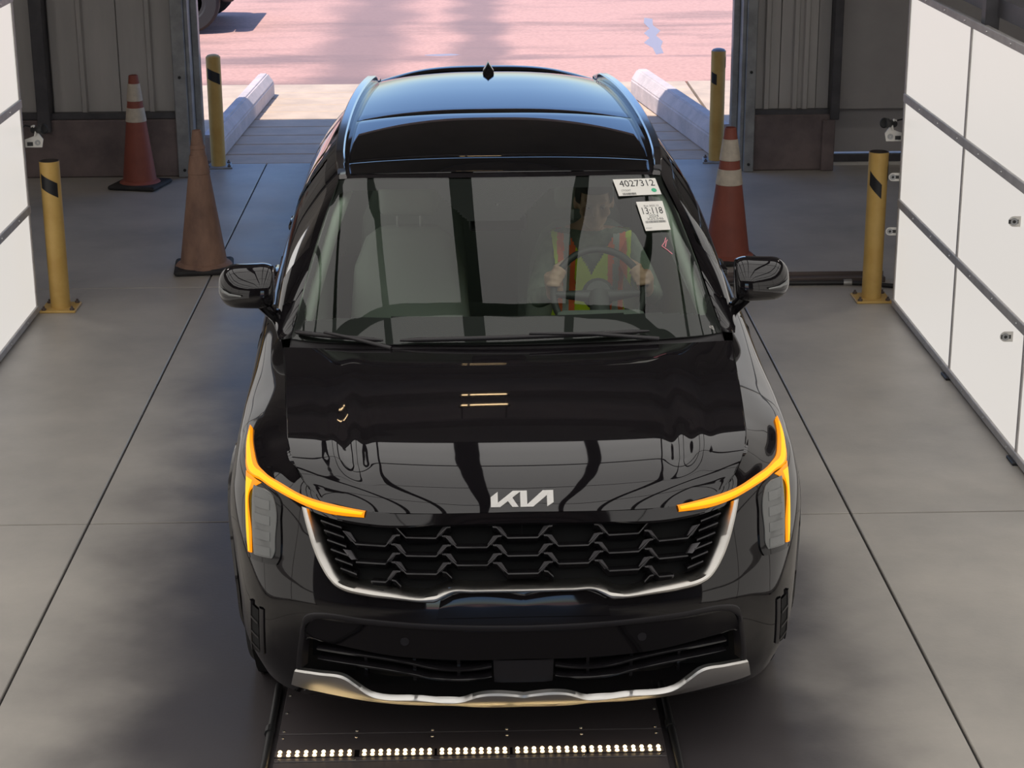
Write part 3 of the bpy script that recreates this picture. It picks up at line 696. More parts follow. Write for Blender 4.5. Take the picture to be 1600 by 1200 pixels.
for i in range(H.shape[0]):      # bonnet edge follows the body's crease exactly
    q = Td[np.argmin(((Td-H[i, -1])**2).sum(1))]; H[i] += (q-H[i, -1])[None, :]*(np.linspace(0, 1, H.shape[1])**5)[:, None]
H[:, -1, 0] -= .003; H[:, -1, 2] += .0008
hn = normals(H)
if hn[40, 0, 2] < 0: hn = -hn
und = H-hn*.012
V = np.concatenate([H.reshape(-1, 3), und[0], und[:, -1], und[-1]]); n0 = H.shape[0]*H.shape[1]
f = [grid_faces(*H.shape[:2])]
nr_, nc_ = H.shape[:2]
fe = [(j, j+1, n0+j+1, n0+j) for j in range(nc_-1)] + [(i*nc_+nc_-1, (i+1)*nc_+nc_-1, n0+nc_+i+1, n0+nc_+i) for i in range(nr_-1)] + [((nr_-1)*nc_+j, (nr_-1)*nc_+j+1, n0+nc_+nr_+j+1, n0+nc_+nr_+j) for j in range(nc_-1)]
hood = both('bonnet', V, np.concatenate([f[0], np.array(fe)]), 'paint_black', car, sharp=50)
HSF = Surf(H[:40], hn[:40])

# ---- emblem on the bonnet nose
polys = [[(100, 150), (146, 126), (146, 176), (118, 198), (100, 198)], [(118, 198), (146, 176), (245, 122), (300, 122), (160, 198)], [(212, 169), (240, 152), (280, 198), (240, 198)], [(292, 122), (336, 122), (336, 198), (292, 198)], [(318, 198), (440, 122), (505, 122), (374, 198)], [(465, 140), (480, 122), (507, 122), (507, 178), (465, 198)]]
V, Fc = [], []
for pl in polys:
    b0 = len(V); m = len(pl)
    for off in (.004, .0005):
        for (zx, zy) in pl: V.append(HSF.at((zx-303)*.000474, .880+(198-zy)*.00050, off))
    Fc.append(tuple(range(b0, b0+m))); Fc += [(b0+i, b0+(i+1) % m, b0+m+(i+1) % m, b0+m+i) for i in range(m)]
mesh_obj('emblem', V, Fc, 'emblem_white', car)

# ---- grille
gr = band('grille', [(.66, .85), (.655, .80), (.64, .74), (.60, .66), (.55, .63), (.30, .61), (0, .62)], [(.60, .845), (.58, .845), (.55, .84), (.48, .84), (.40, .84), (.20, .845), (0, .85)], 'well_black', car, lin(10, -.055), 40, mirror='weld')
tag(gr, 'dark hexagon pattern grille in a satin chrome surround')
band('chrome_surround', FO, FI, 'chrome_satin', gr, [(0, -.003), (.0, .010), (.10, .017), (.24, .018), (.42, .013), (.68, -.008), (1.0, -.045), (1.0, -.06)], 120, mirror='weld', sharp=30)
band('upper_trim', [(.0, .868), (.25, .862), (.45, .856), (.57, .862)], [(.0, .830), (.25, .826), (.45, .818), (.57, .828)], 'gloss_black', gr, [(0, -.002), (.0, .002), (.5, .003), (.85, .003), (1, -.004), (1., -.05)], 50, mirror='weld')
# staggered U-shaped cells, each a thin ledge with a sloping face and two end facets, painted paler for the light they catch
def inner_x(z):
    zz = [b[1] for b in FI[:7]][::-1]; xx = [b[0] for b in FI[:7]][::-1]; return float(np.interp(z, zz, xx))
def lo_z(x): return float(np.interp(abs(x), [0, .24, .27, .30, .33, .48, .55, .60], [.656, .656, .646, .634, .634, .652, .660, .70]))
def hi_z(x): return float(np.interp(abs(x), [0, .25, .45, .60], [.832, .828, .822, .832]))
SECT = [(.007, -.045), (.0035, -.005), (-.0005, -.0035), (-.017, -.030), (-.022, -.045)]
def sweep(pts):
    V, Fc = [], []; m = len(SECT)
    for (x, z) in pts:
        for (dz, of) in SECT: V.append(FS.at(x, z+dz, of))
    for i in range(len(pts)-1):
        for q in range(m-1): Fc.append((i*m+q, i*m+q+1, i*m+m+q+1, i*m+m+q))
    return V, Fc
def refine(pl, step=.02):
    out = []
    for (p, q) in zip(pl[:-1], pl[1:]):
        n_ = max(1, int(math.hypot(q[0]-p[0], q[1]-p[1])/step)); out += [(p[0]+(q[0]-p[0])*i/n_, p[1]+(q[1]-p[1])*i/n_) for i in range(n_)]
    return out+[pl[-1]]
PX, PZ = .313, .0545
for row in range(5):
    for col in range(-4, 5):
        xc = col*PX/2; zb = .790-row*PZ+PZ*.5*((col+1) % 2)*0-(PZ*.5 if col % 2 else 0)+.0545*.5*0
        if row == 0 and False: continue
        pl = refine([(xc-.092, zb+.034), (xc-.080, zb+.032), (xc-.046, zb), (xc+.046, zb), (xc+.080, zb+.032), (xc+.092, zb+.034)])
        pl = [p for p in pl if lo_z(p[0])-.020 < p[1]-.018 and p[1] < hi_z(p[0])+.004 and abs(p[0]) < inner_x(p[1])-.062]
        # keep the longest run without gaps
        runs, cur = [], []
        for p in pl:
            if cur and abs(p[0]-cur[-1][0]) > .03: runs.append(cur); cur = []
            cur.append(p)
        runs.append(cur); run = max(runs, key=len)
        if len(run) < 3: continue
        V, Fc = sweep(run)
        o = mesh_obj('grille_cell', V, Fc, 'grille_black', gr)
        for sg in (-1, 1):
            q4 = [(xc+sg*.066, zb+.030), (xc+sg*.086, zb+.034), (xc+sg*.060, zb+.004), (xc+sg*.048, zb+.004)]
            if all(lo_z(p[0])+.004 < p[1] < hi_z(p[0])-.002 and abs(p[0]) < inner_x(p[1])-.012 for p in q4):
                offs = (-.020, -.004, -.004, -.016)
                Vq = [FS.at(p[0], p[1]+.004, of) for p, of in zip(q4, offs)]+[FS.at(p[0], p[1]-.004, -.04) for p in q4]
                mesh_obj('grille_facet_lit', Vq, [(0, 1, 2, 3), (0, 4, 5, 1), (1, 5, 6, 2), (2, 6, 7, 3), (3, 7, 4, 0)], 'grille_facet_lit', gr)
for sg in (-1, 1):   # short fins against the surround
    for k in range(6):
        z0 = .818-k*.0272; x1 = inner_x(max(.664, z0))-.004; x0 = x1-.066+.003*k
        pl = refine([(sg*x0, z0-.012), (sg*(x0+.002), z0-.010), (sg*x1, z0+.004)])
        V, Fc = sweep(pl); mesh_obj('grille_fin', V, Fc, 'grille_black', gr)

# ---- lower intake
it = band('lower_intake', IN, [(.70, .326), (.66, .331), (.62, .331), (.585, .331), (.559, .331), (.522, .305), (.481, .272), (.336, .264), (.17, .268), (0, .278)], 'well_black', car, lin(12, -.075), 40, mirror='weld')
band('upper_panel', [(.682, .44), (.678, .485), (.665, .508), (.650, .519), (.626, .524), (.488, .520), (.272, .510), (0, .504)], [(.684, .43), (.66, .43), (.62, .428), (.58, .425), (.54, .42), (.42, .405), (.25, .395), (0, .395)], 'gloss_black', it, [(0, -.03), (.0, -.006), (.3, -.010), (.7, -.016), (1, -.024), (1, -.06)], 60, mirror='weld')
INo = [(a[0]+.012*(1 if a[0] > .6 else 0), a[1]+(.011 if a[1] > .5 else 0)) for a in IN]
INi = [(a[0]-.010*(1 if a[0] > .6 else 0), a[1]-(.012 if a[1] > .5 else 0)) for a in IN]
band('seal', INo, INi, 'trim_black', it, [(0, -.002), (.15, .005), (.5, .006), (.8, .002), (1, -.03)], 90, mirror='weld')
for zs_, x0, x1 in ((.372, .10, .66), (.332, .10, .66)):
    for sg in (1, -1):
        A = [(x0, zs_), (x0+.03, zs_-.006), (.30, zs_-.004), (.34, zs_+.006), (x1, zs_+.030)]; B = [(a[0], a[1]-.010) for a in A]
        band('slat', A, B, 'grille_black', it, [(0, -.07), (0, -.030), (.3, -.026), (1, -.028), (1, -.07)], 30, mirror='neg' if sg < 0 else None)
for sg in (1, -1):
    for xv in (.20, .34, .50):
        band('slat_post', [(xv, .40), (xv, .29)], [(xv+.010, .40), (xv+.010, .29)], 'grille_black', it, [(0, -.07), (0, -.045), (1, -.045), (1, -.07)], 8, mirror='neg' if sg < 0 else None)
band('radar_cover', [(-.095, .388), (-.092, .300)], [(.095, .388), (.092, .300)], 'trim_black', it, [(0, -.07), (0, -.034)]+[(i/8, -.030) for i in range(1, 8)]+[(1, -.034), (1, -.07)], 8)
for sg in (1, -1):   # parking sensor rings
    c = FS.at(sg*.37, .465, -.012); o = lathe('sensor', [(.006, 0), (.014, 0), (.014, .003), (.0, .003)], 'trim_black', it, 14, tuple(c)); o.rotation_euler = (R(90), 0, 0)
sk = band('skid_plate', ST, SB, 'silver_satin', car, [(0, -.008), (.0, .006), (.06, .012), (.3, .013), (.6, .011), (.92, .010), (1, .004), (1, -.02)], 140, mirror='weld', sharp=30)
tag(sk, 'silver skid plate along the bottom of the bumper')
band('plate_panel', [(.255, .606), (.225, .622), (0, .622)], [(.268, .545), (.24, .545), (0, .548)], 'gloss_black', car, [(0, -.004), (0, .004), (.08, .006), (.5, .005), (.92, .004), (1, -.004)], 40, mirror='weld')

# ---- bumper corner vents, headlamps
for sg, mm in ((1, None), (-1, 'neg')):
    vt = band('corner_vent', [(.862, .512), (.874, .300)], [(.815, .506), (.822, .335)], 'trim_black', car, [(0, 0), (.0, .006), (.14, .008), (.2, -.02), (.25, -.022), (.60, -.022), (.66, .002), (.8, .007), (1, .004), (1, -.004)], 16, mirror=mm)
    band('slot', [(.855, .500), (.866, .315)], [(.832, .497), (.838, .328)], 'well_black', vt, lin(3, .0045), 12, mirror=mm)
    for z_ in (.455, .400, .35): band('fin', [(.856+(.5-z_)*.05, z_+.005), (.833+(.5-z_)*.02, z_-.002)], [(.856+(.5-z_)*.05, z_-.003), (.833+(.5-z_)*.02, z_-.010)], 'trim_black', vt, lin(3, .008), 6, mirror=mm)
    hl = band('headlamp', [(.868, .886), (.876, .830), (.878, .747), (.875, .685), (.862, .648)], [(.800, .884), (.766, .872), (.752, .858), (.750, .800), (.750, .717), (.753, .690), (.766, .664)], 'lamp_shell', car, [(0, -.004), (.0, .005)]+[(i/10, .007) for i in range(1, 10)]+[(1, .005), (1, -.004)], 40, mirror=mm)
    band('lens', [(.840, .866), (.844, .807), (.842, .727), (.838, .670)], [(.800, .872), (.772, .863), (.766, .850), (.765, .735), (.767, .700), (.776, .681)], 'lamp_grey', hl, [(0, .004), (0, .010)]+[(i/8, .0125) for i in range(1, 8)]+[(1, .010), (1, .004)], 30, mirror=mm)
    for k in range(4):
        z_ = .838-k*.045; band('lamp_module', [(.832-k*.001, z_), (.831-k*.001, z_-.026)], [(.779, z_+.008), (.779, z_-.018)], 'lamp_module', hl, [(0, .010), (0, .0142), (.5, .0150), (1, .0142), (1, .010)], 6, mirror=mm)
    dl = band('daytime_strip', [(.878, .950), (.883, .938), (.878, .918), (.869, .889), (.809, .886), (.770, .880), (.704, .866), (.680, .860), (.621, .848), (.485, .840)], [(.873, .951), (.864, .940), (.853, .929), (.839, .915), (.811, .908), (.750, .900), (.693, .887), (.650, .878), (.609, .870), (.480, .858)], 'drl_amber', car, [(0, 0), (0, .008), (.2, .012), (.8, .012), (1, .008), (1, 0)], 70, mirror=mm)
    tag(dl, 'lit amber daytime running strip')
    band('light_core', [(.876, .946), (.878, .935), (.872, .917), (.861, .896), (.809, .891), (.770, .885), (.704, .872), (.621, .854), (.492, .845)], [(.873, .946), (.868, .937), (.858, .924), (.844, .908), (.811, .903), (.750, .895), (.693, .881), (.609, .864), (.487, .853)], 'drl_core', dl, [(0, .012), (.2, .0135), (.8, .0135), (1, .012)], 60, mirror=mm)
    d2 = band('signal_strip', [(.868, .886), (.866, .832), (.863, .720), (.857, .668)], [(.812, .882), (.851, .845), (.847, .725), (.846, .670)], 'drl_amber', car, [(0, 0), (0, .010), (.2, .014), (.8, .014), (1, .010), (1, 0)], 50, mirror=mm)
    tag(d2, 'lit amber vertical signal strip')
    band('light_core', [(.863, .875), (.8635, .825), (.860, .722), (.854, .672)], [(.840, .875), (.853, .835), (.850, .725), (.849, .674)], 'drl_core', d2, [(0, .014), (.2, .0155), (.8, .0155), (1, .014)], 40, mirror=mm)

# ---- wheel arches, wheels
SD = G[:, 5*SP:16*SP]; SDN = NN[:, 5*SP:16*SP]
skd = kdtree.KDTree(SD.shape[0]*SD.shape[1]); SDf = SD.reshape(-1, 3)
for i, p in enumerate(SDf): skd.insert((0, p[1], p[2]), i)
skd.balance()
def side_x(y, z): return SDf[skd.find((0, y, z))[1]][0]
for (cy, cz, rr) in ARC:
    for sg in (1, -1):
        V = []; N = 44
        for i in range(N+1):
            a = R(-18+216*i/N); c, s_ = math.cos(a), math.sin(a)
            for (r_, dx) in ((rr-.012, -.06), (rr-.012, .006), (rr+.006, .011), (rr+.030, .010), (rr+.040, .0)):
                y_, z_ = cy+r_*c, cz+r_*s_
                V.append((sg*(side_x(cy+(rr+.02)*c, cz+(rr+.02)*s_)+dx), y_, z_))
        o = mesh_obj('arch_trim', V, grid_faces(N+1, 5), 'gloss_black', car, True, sharp=40)
        lathe('wheel_liner', [(rr-.006, -.34), (rr-.006, .0)], 'well_black', car, 32, (sg*.90-(.0 if sg > 0 else -.34), cy, cz), axis='x')
        wt = lathe('tyre', [(.235, -.105), (.30, -.118), (.345, -.112), (.362, -.095), (.366, -.05), (.367, 0), (.366, .05), (.362, .095), (.345, .112), (.30, .118), (.235, .105)], 'tyre_rubber', car, 48, (sg*.815, cy, .367), axis='x')
        rim = lathe('rim', [(.236, -.10), (.225, -.08), (.222, .06), (.232, .095), (.238, .105), (.228, .108), (.215, .09)], 'rim_alloy', wt, 40, (0, 0, 0), axis='x')
        lathe('hub_cap', [(0, .085), (.055, .082), (.065, .07), (.065, -.02)], 'rim_alloy', wt, 24, (0, 0, 0), axis='x').scale = (sg, 1, 1)
        for k in range(5):
            a = R(72*k+18); V = []
            for r_ in (.05, .14, .225):
                w = .035 if r_ < .1 else .024; x_ = .075 if r_ < .2 else .085
                for (dx, dt) in ((0, -w), (.012, -w*.5), (.012, w*.5), (0, w), (-.03, w), (-.03, -w)):
                    V.append((sg*(x_+dx), r_*math.cos(a)-dt*math.sin(a), r_*math.sin(a)+dt*math.cos(a)))
            Fc = [(i*6+q, i*6+(q+1) % 6, i*6+6+(q+1) % 6, i*6+6+q) for i in range(2) for q in range(6)]+[tuple(range(6)), tuple(range(17, 11, -1))]
            mesh_obj('spoke', V, Fc, 'rim_alloy', wt)

# ---- windscreen
WB = np.array([(0, 1.20, 1.068), (.3, 1.22, 1.066), (.55, 1.27, 1.06), (.72, 1.34, 1.05), (.80, 1.41, 1.04)])
WT = np.array([(0, 2.05, 1.50), (.27, 2.055, 1.50), (.47, 2.075, 1.498), (.58, 2.10, 1.493), (.643, 2.125, 1.485)])
W = net([WB, (WB+WT)/2+np.array([0, -.010, .018]), WT], 81, 61)
Wn = normals(W)
if Wn[30, 0, 2] < 0: Wn = -Wn
both('windscreen', W.reshape(-1, 3), grid_faces(61, 81), 'windshield_glass', car)
Wf = np.concatenate([W[:, 1:][:, ::-1]*MIR, W], 1); Wfn = np.concatenate([Wn[:, 1:][:, ::-1]*MIR, Wn], 1)
def ws_pt(u, v, off=0.):
    """point on the windscreen, u in -1..1 across, v 0..1 from the base up"""
    nr, nc = Wf.shape[:2]; a = np.clip((u+1)/2*(nc-1), 0, nc-1.001); b_ = np.clip(v*(nr-1), 0, nr-1.001)
    i, j = int(b_), int(a); fu, fv = a-j, b_-i
    g = lambda A: A[i, j]*(1-fu)*(1-fv)+A[i, j+1]*fu*(1-fv)+A[i+1, j]*(1-fu)*fv+A[i+1, j+1]*fu*fv
    return g(Wf)+g(Wfn)*off
# dark printed border under the glass, with the sensor shade at the top centre
uu, vv = np.linspace(-1, 1, 241), np.linspace(0, 1, 121)
VB = np.array([[ws_pt(u, v, -.005) for u in uu] for v in vv])
cu = (uu[:-1]+uu[1:])/2; cv = (vv[:-1]+vv[1:])/2; CU, CV = np.meshgrid(cu, cv)
vlo = .150-.075*np.abs(CU)**3; vhi = .925-.03*np.abs(CU)**3
sens = .70+.0*CU; du = np.abs(CU+.035)
vhi = np.where(du < .085, .705, np.where(du < .21, .705+(du-.085)/.125*.22, vhi))
clear = (CV > vlo) & (CV < vhi) & (np.abs(CU) < .93)
# round the four corners
for su in (-1, 1):
    for (cvv, sv) in ((.21, -1), (.82, 1)):
        cc = (su*CU > .86) & (sv*(CV-cvv) > 0); clear &= ~(cc & (((su*CU-.86)/.07)**2+((CV-cvv)/.10)**2 > 1))
ff = grid_faces(121, 241); ff = ff[~clear.reshape(-1)]
o = mesh_obj('windscreen_border', VB.reshape(-1, 3), ff, 'frit_black', car, True)
bm = bmesh.new(); bm.from_mesh(o.data); bmesh.ops.delete(bm, geom=[v for v in bm.verts if not v.link_faces], context='VERTS'); bm.to_mesh(o.data); bm.free()
# cowl and wipers
CB = np.array([(0, 1.14, 1.052), (.3, 1.16, 1.052), (.55, 1.20, 1.048), (.72, 1.25, 1.044), (.80, 1.28, 1.04)])
both('cowl', net([CB, (CB+WB)/2+np.array([0, 0, -.02]), WB+np.array([0, .03, .006])], 41, 9).reshape(-1, 3), grid_faces(9, 41), 'trim_black', car)
for (u0, u1, v0, v1) in ((-.93, -.40, .030, .006), (-.34, .46, .008, .030)):
    pts = [ws_pt(u0+(u1-u0)*i/14, v0+(v1-v0)*i/14, .012+.006*math.sin(math.pi*i/14)) for i in range(15)]
    wp = tube('wiper', pts, [.004]+[.009]*13+[.004], 'trim_black', car, 8)
    pa = [np.array(pts[7]), np.array(pts[9])*.5+np.array(pts[12])*.5+np.array([0, -.02, .006]), np.array(pts[-1])+np.array([.03, -.06, -.012])]
    tube('wiper_arm', [pa[0]+np.array([0, 0, .012]), pa[1], pa[2]], [.005, .007, .009], 'trim_black', wp, 8)

# ---- roof, pillars, side windows, tail
RC = [(2.05, 1.50), (2.25, 1.526), (2.5, 1.552), (2.8, 1.576), (3.2, 1.596), (3.6, 1.603), (4.0, 1.596), (4.3, 1.573), (4.55, 1.54)]
RE = [(.643, 2.125, 1.485), (.66, 2.30, 1.496), (.667, 2.52, 1.515), (.664, 2.82, 1.536), (.652, 3.22, 1.550), (.632, 3.62, 1.552), (.605, 4.02, 1.538), (.58, 4.32, 1.515), (.55, 4.55, 1.485)]
rws = [[tuple(p) for p in WT[[0, 1, 2, 3]]]+[(.643, 2.125, 1.485)]]
for (c, e) in list(zip(RC, RE))[1:]:
    rws.append([(e[0]*f_, c[0]+(e[1]-c[0])*f_**2, c[1]+(e[2]-c[1])*f_**2.6) for f_ in (0, .42, .73, .90, 1)])
RF = net(rws, 61, 8*12+1); RN = normals(RF)
if RN[40, 0, 2] < 0: RN = -RN
roof = both('roof', RF.reshape(-1, 3), grid_faces(*RF.shape[:2]), 'paint_black', car)
def roof_pt(f_, v, off=0.):
    sg = -1 if f_ < 0 else 1; a = abs(f_)*(RF.shape[1]-1); b_ = np.clip(v, 0, 1)*(RF.shape[0]-1); i = min(int(b_), RF.shape[0]-2); j = min(int(a), RF.shape[1]-2); fu, fv = a-j, b_-i
    g = lambda A: A[i, j]*(1-fu)*(1-fv)+A[i, j+1]*fu*(1-fv)+A[i+1, j]*(1-fu)*fv+A[i+1, j+1]*fu*fv
    p = g(RF)+g(RN)*off; return np.array([p[0]*sg, p[1], p[2]])
def roof_patch(name, f0, f1, v0, v1, off, mat, parent, nu=40, nv=24):
    V = []
    for i in range(nv+1):
        for j in range(nu+1):
            e = 0 if 0 < i < nv and 0 < j < nu else -.0025
            V.append(roof_pt(f0+(f1-f0)*j/nu, v0+(v1-v0)*i/nv, off+e))
    return mesh_obj(name, V, grid_faces(nv+1, nu+1), mat, parent, True)
roof_patch('sunroof_panel', -.80, .80, .035, .146, .004, 'roof_glass', roof)
roof_patch('sunroof_panel', -.80, .80, .150, .438, .004, 'roof_glass', roof)
roof_patch('sunroof_panel', -.80, .80, .442, .86, .004, 'roof_glass', roof)
for sg in (1, -1):
    pts = []; n_ = 40
    for i in range(n_+1):
        v = .05+.86*i/n_; h = .018+.022*min(1, i/5, (n_-i)/4)
        pts.append(roof_pt(sg*(.925-.02*v), v, h))
    V = []
    for i, p in enumerate(pts):
        w = .020 if 2 < i < n_-2 else .016
        for (dx, dz) in ((-w, -.045), (-w, .0), (-w*.7, .006), (w*.7, .006), (w, .0), (w, -.045)): V.append((p[0]+dx, p[1], p[2]+dz))
    Fc = [(i*6+q, i*6+(q+1) % 6, i*6+6+(q+1) % 6, i*6+6+q) for i in range(n_) for q in range(6)]+[tuple(range(6)), tuple(range(n_*6+5, n_*6-1, -1))]
    mesh_obj('roof_rail', V, Fc, 'rail_alu', car, True, sharp=40)
# shark fin
V, Fc = [], []; fy = 4.08; zb_ = 1.588
for i in range(9):
    u = i/8; hgt = .085*(1-(1-u)**1.6)*(1 if u < .9 else .93); wd = .030*(math.sin(math.pi*min(1, .15+u*.75)))
    for k in range(7):
        a = math.pi*k/6; V.append((wd*math.cos(a)*(1 if k not in (2, 3, 4) else .35), fy-.10+.17*u+.02*math.sin(a)*u, zb_-.004*u*3+hgt*math.sin(a)**.8 if 0 < k < 6 else zb_-.012))
mesh_obj('antenna_fin', V, list(grid_faces(9, 7))+[tuple(range(7)), tuple(range(62, 55, -1))], 'gloss_black', car, True, sharp=60)
# upper sides (pillars + windows)
EC = np.array([(.80, 1.41, 1.04), (.765, 1.59, 1.158), (.727, 1.77, 1.280), (.685, 1.95, 1.393)]+RE[0:1]+RE[1:])
BC = np.array([(.835, 1.34, 1.056), (.862, 1.52, 1.062), (.878, 1.72, 1.068), (.885, 1.92, 1.072), (.889, 2.14, 1.077), (.890, 2.32, 1.082), (.891, 2.54, 1.089), (.889, 2.84, 1.098), (.886, 3.24, 1.109), (.879, 3.64, 1.122), (.866, 4.04, 1.135), (.85, 4.30, 1.142), (.81, 4.52, 1.15)])
hgt = (EC[:, 2]-BC[:, 2])[:, None]
SDP = net([BC, BC*.62+EC*.38+np.array([.055, 0, 0])*np.clip(hgt/.4, 0, 1), BC*.25+EC*.75+np.array([.038, 0, 0])*np.clip(hgt/.4, 0, 1), EC], 12*14+1, 31)
nr_, nc_ = SDP.shape[:2]; I, J = np.meshgrid(np.arange(nr_-1), np.arange(nc_-1), indexing='ij')
vI = (I+.5)/(nr_-1); uJ = (J+.5)/14
ymid = (SDP[:-1, :-1, 1]+SDP[1:, 1:, 1])/2; zmid = (SDP[:-1, :-1, 2]+SDP[1:, 1:, 2])/2
win_v = (vI > .05) & (vI < .84)
w1 = win_v & (uJ > 2.3) & (ymid < 2.62) & (vI < .84); w2 = win_v & (ymid > 2.70) & (ymid < 3.52); w3 = win_v & (ymid > 3.60) & (ymid < 4.20) & (uJ < 11)
fs = grid_faces(nr_, nc_)
body_m = ~(w1 | w2 | w3).reshape(-1)
both('upper_body', SDP.reshape(-1, 3), fs[body_m], 'paint_black', car, sharp=40, merge=False)
for wm, mt in ((w1, 'door_glass'), (w2, 'tint_glass'), (w3, 'tint_glass')):
    for sg in (1, -1):
        o = mesh_obj('side_window', SDP.reshape(-1, 3)*np.array([sg, 1, 1])-np.array([sg*.004, 0, 0]), fs[wm.reshape(-1)], mt, car, True)
        bm = bmesh.new(); bm.from_mesh(o.data); bmesh.ops.delete(bm, geom=[v for v in bm.verts if not v.link_faces], context='VERTS'); bm.to_mesh(o.data); bm.free()
# bright waist moulding
for sg in (1, -1):
    tube('waist_moulding', [(sg*(p[0]+.004), p[1], p[2]+.012) for p in dense(BC[2:11], 30)], .007, 'chrome_satin', car, 6)
# tail: from roof end down to the shell's rear edge
top = crom([tuple(p) for p in RF[-1][::-1]], 41); low = dense([tuple(p) for p in np.concatenate([BC[-1:], G[-1][16*SP+4:]])], 41)
TL = net([top, top*.5+low*.5+np.array([0, .03, .03]), low], 41, 25)
both('tailgate', TL.reshape(-1, 3), grid_faces(25, 41), 'paint_black', car)
roof_sp = net([[(0, 4.54, 1.545), (.35, 4.52, 1.53), (.55, 4.50, 1.49)], [(0, 4.66, 1.535), (.35, 4.63, 1.52), (.55, 4.58, 1.48)], [(0, 4.655, 1.515), (.35, 4.625, 1.50), (.55, 4.575, 1.46)]], 21, 9)
both('spoiler', roof_sp.reshape(-1, 3), grid_faces(9, 21), 'gloss_black', car)
for sg in (1, -1):
    V = [(sg*.80, 4.60, 1.12), (sg*.45, 4.765, 1.12), (sg*.45, 4.79, .95), (sg*.83, 4.63, .95), (sg*.80, 4.56, 1.12), (sg*.45, 4.70, 1.12), (sg*.45, 4.70, .95), (sg*.83, 4.56, .95)]
    mesh_obj('tail_lamp', V, [(0, 1, 2, 3), (7, 6, 5, 4), (0, 4, 5, 1), (1, 5, 6, 2), (2, 6, 7, 3), (3, 7, 4, 0)], 'cone_orange', car)
# floor pan, sills
bm = bmesh.new(); add_box(bm, -.70, .70, .45, 4.55, .22, .30, .02); bm_obj('floor_pan', bm, 'well_black', car)
for sg in (1, -1):   # door handles and shut lines
    for y_ in (2.60, 3.55):
        x_ = side_x(y_, .98); bm = bmesh.new(); add_box(bm, -.012, .030, -.10, .10, -.016, .016, .010, 2)
        o = bm_obj('door_handle', bm, 'gloss_black', car, True, 40); o.location = (sg*(x_+.008), y_, .98)
    for y_ in (1.62, 2.66, 3.56):
        pts = [(sg*(side_x(y_, z_)+.0005), y_, z_) for z_ in np.linspace(.36, 1.04, 16)]; tube('shut_line', pts, .003, 'well_black', car, 5)

# ---- door mirrors
for sg in (1, -1):
    mr = None
    V = []; NS, NA = 17, 40
    cp = [(-.052, -.072), (-.080, -.045), (-.082, -.005), (-.066, .040), (-.032, .074), (.015, .084), (.052, .078), (.058, 0), (.050, -.070), (.0, -.082)]
    cl = crom([(0, *c) for c in cp+cp[:3]], 600)[:, 1:]; cl = cl[46:46+500]      # closed outline
    d_ = np.r_[0, np.cumsum(np.linalg.norm(np.diff(cl, axis=0), axis=1))]; sec_ = np.stack([np.interp(np.linspace(0, d_[-1], NA+1)[:-1], d_, cl[:, k]) for k in (0, 1)], 1)
    for i in range(NS):
        u = (1-math.cos(math.pi*i/(NS-1)))/2; x_ = .870+.208*u
        k_ = .78+.22*min(1, u/.18)**.5 if u < .18 else 1.0
        if u > .60: k_ = math.sqrt(max(.10, 1-((u-.60)/.42)**3.2))
        zc = 1.192-.010*u; yc = 1.60+.045*u*u
        for (sy_, sz_) in sec_: V.append((sg*x_, yc+sy_*k_*(1 if sy_ < 0 else 1), zc+sz_*k_*(1-.08*u)))
    Fc = [(i*NA+k, i*NA+(k+1) % NA, (i+1)*NA+(k+1) % NA, (i+1)*NA+k) for i in range(NS-1) for k in range(NA)]+[tuple(range(NA)), tuple(range(NS*NA-1, (NS-1)*NA-1, -1))]
    mr = mesh_obj('door_mirror', V, Fc, 'paint_black', car, True)
    bm = bmesh.new(); bm.from_mesh(mr.data); bmesh.ops.recalc_face_normals(bm, faces=bm.faces); bm.to_mesh(mr.data); bm.free(); mr.data.set_sharp_from_angle(angle=R(50))
    V = []
    for (x_, y_, z_, a, b_) in ((.86, 1.66, 1.045, .035, .045), (.885, 1.64, 1.075, .030, .042), (.915, 1.61, 1.115, .028, .040)):
        for (c, s_) in ((-1, -.6), (-.6, -1), (.6, -1), (1, -.6), (1, .6), (.6, 1), (-.6, 1), (-1, .6)): V.append((sg*(x_+a*.5*c), y_+b_*s_, z_-a*c*.35))
    Fc = [(i*8+k, i*8+(k+1) % 8, i*8+8+(k+1) % 8, i*8+8+k) for i in range(2) for k in range(8)]+[tuple(range(8)), tuple(range(23, 15, -1))]
    mesh_obj('stalk', V, Fc, 'paint_black', mr, True, sharp=45)
    mesh_obj('mirror_glass', [(sg*.885, 1.662, 1.13), (sg*1.04, 1.69, 1.13), (sg*1.04, 1.69, 1.24), (sg*.885, 1.662, 1.25)], [(0, 1, 2, 3)], 'mirror_glass', mr)
    tube('signal_strip', [(sg*.985, 1.522, 1.172), (sg*1.03, 1.535, 1.176), (sg*1.058, 1.56, 1.184), (sg*1.070, 1.60, 1.190)], [.003, .005, .006, .004], 'lamp_module', mr, 6)

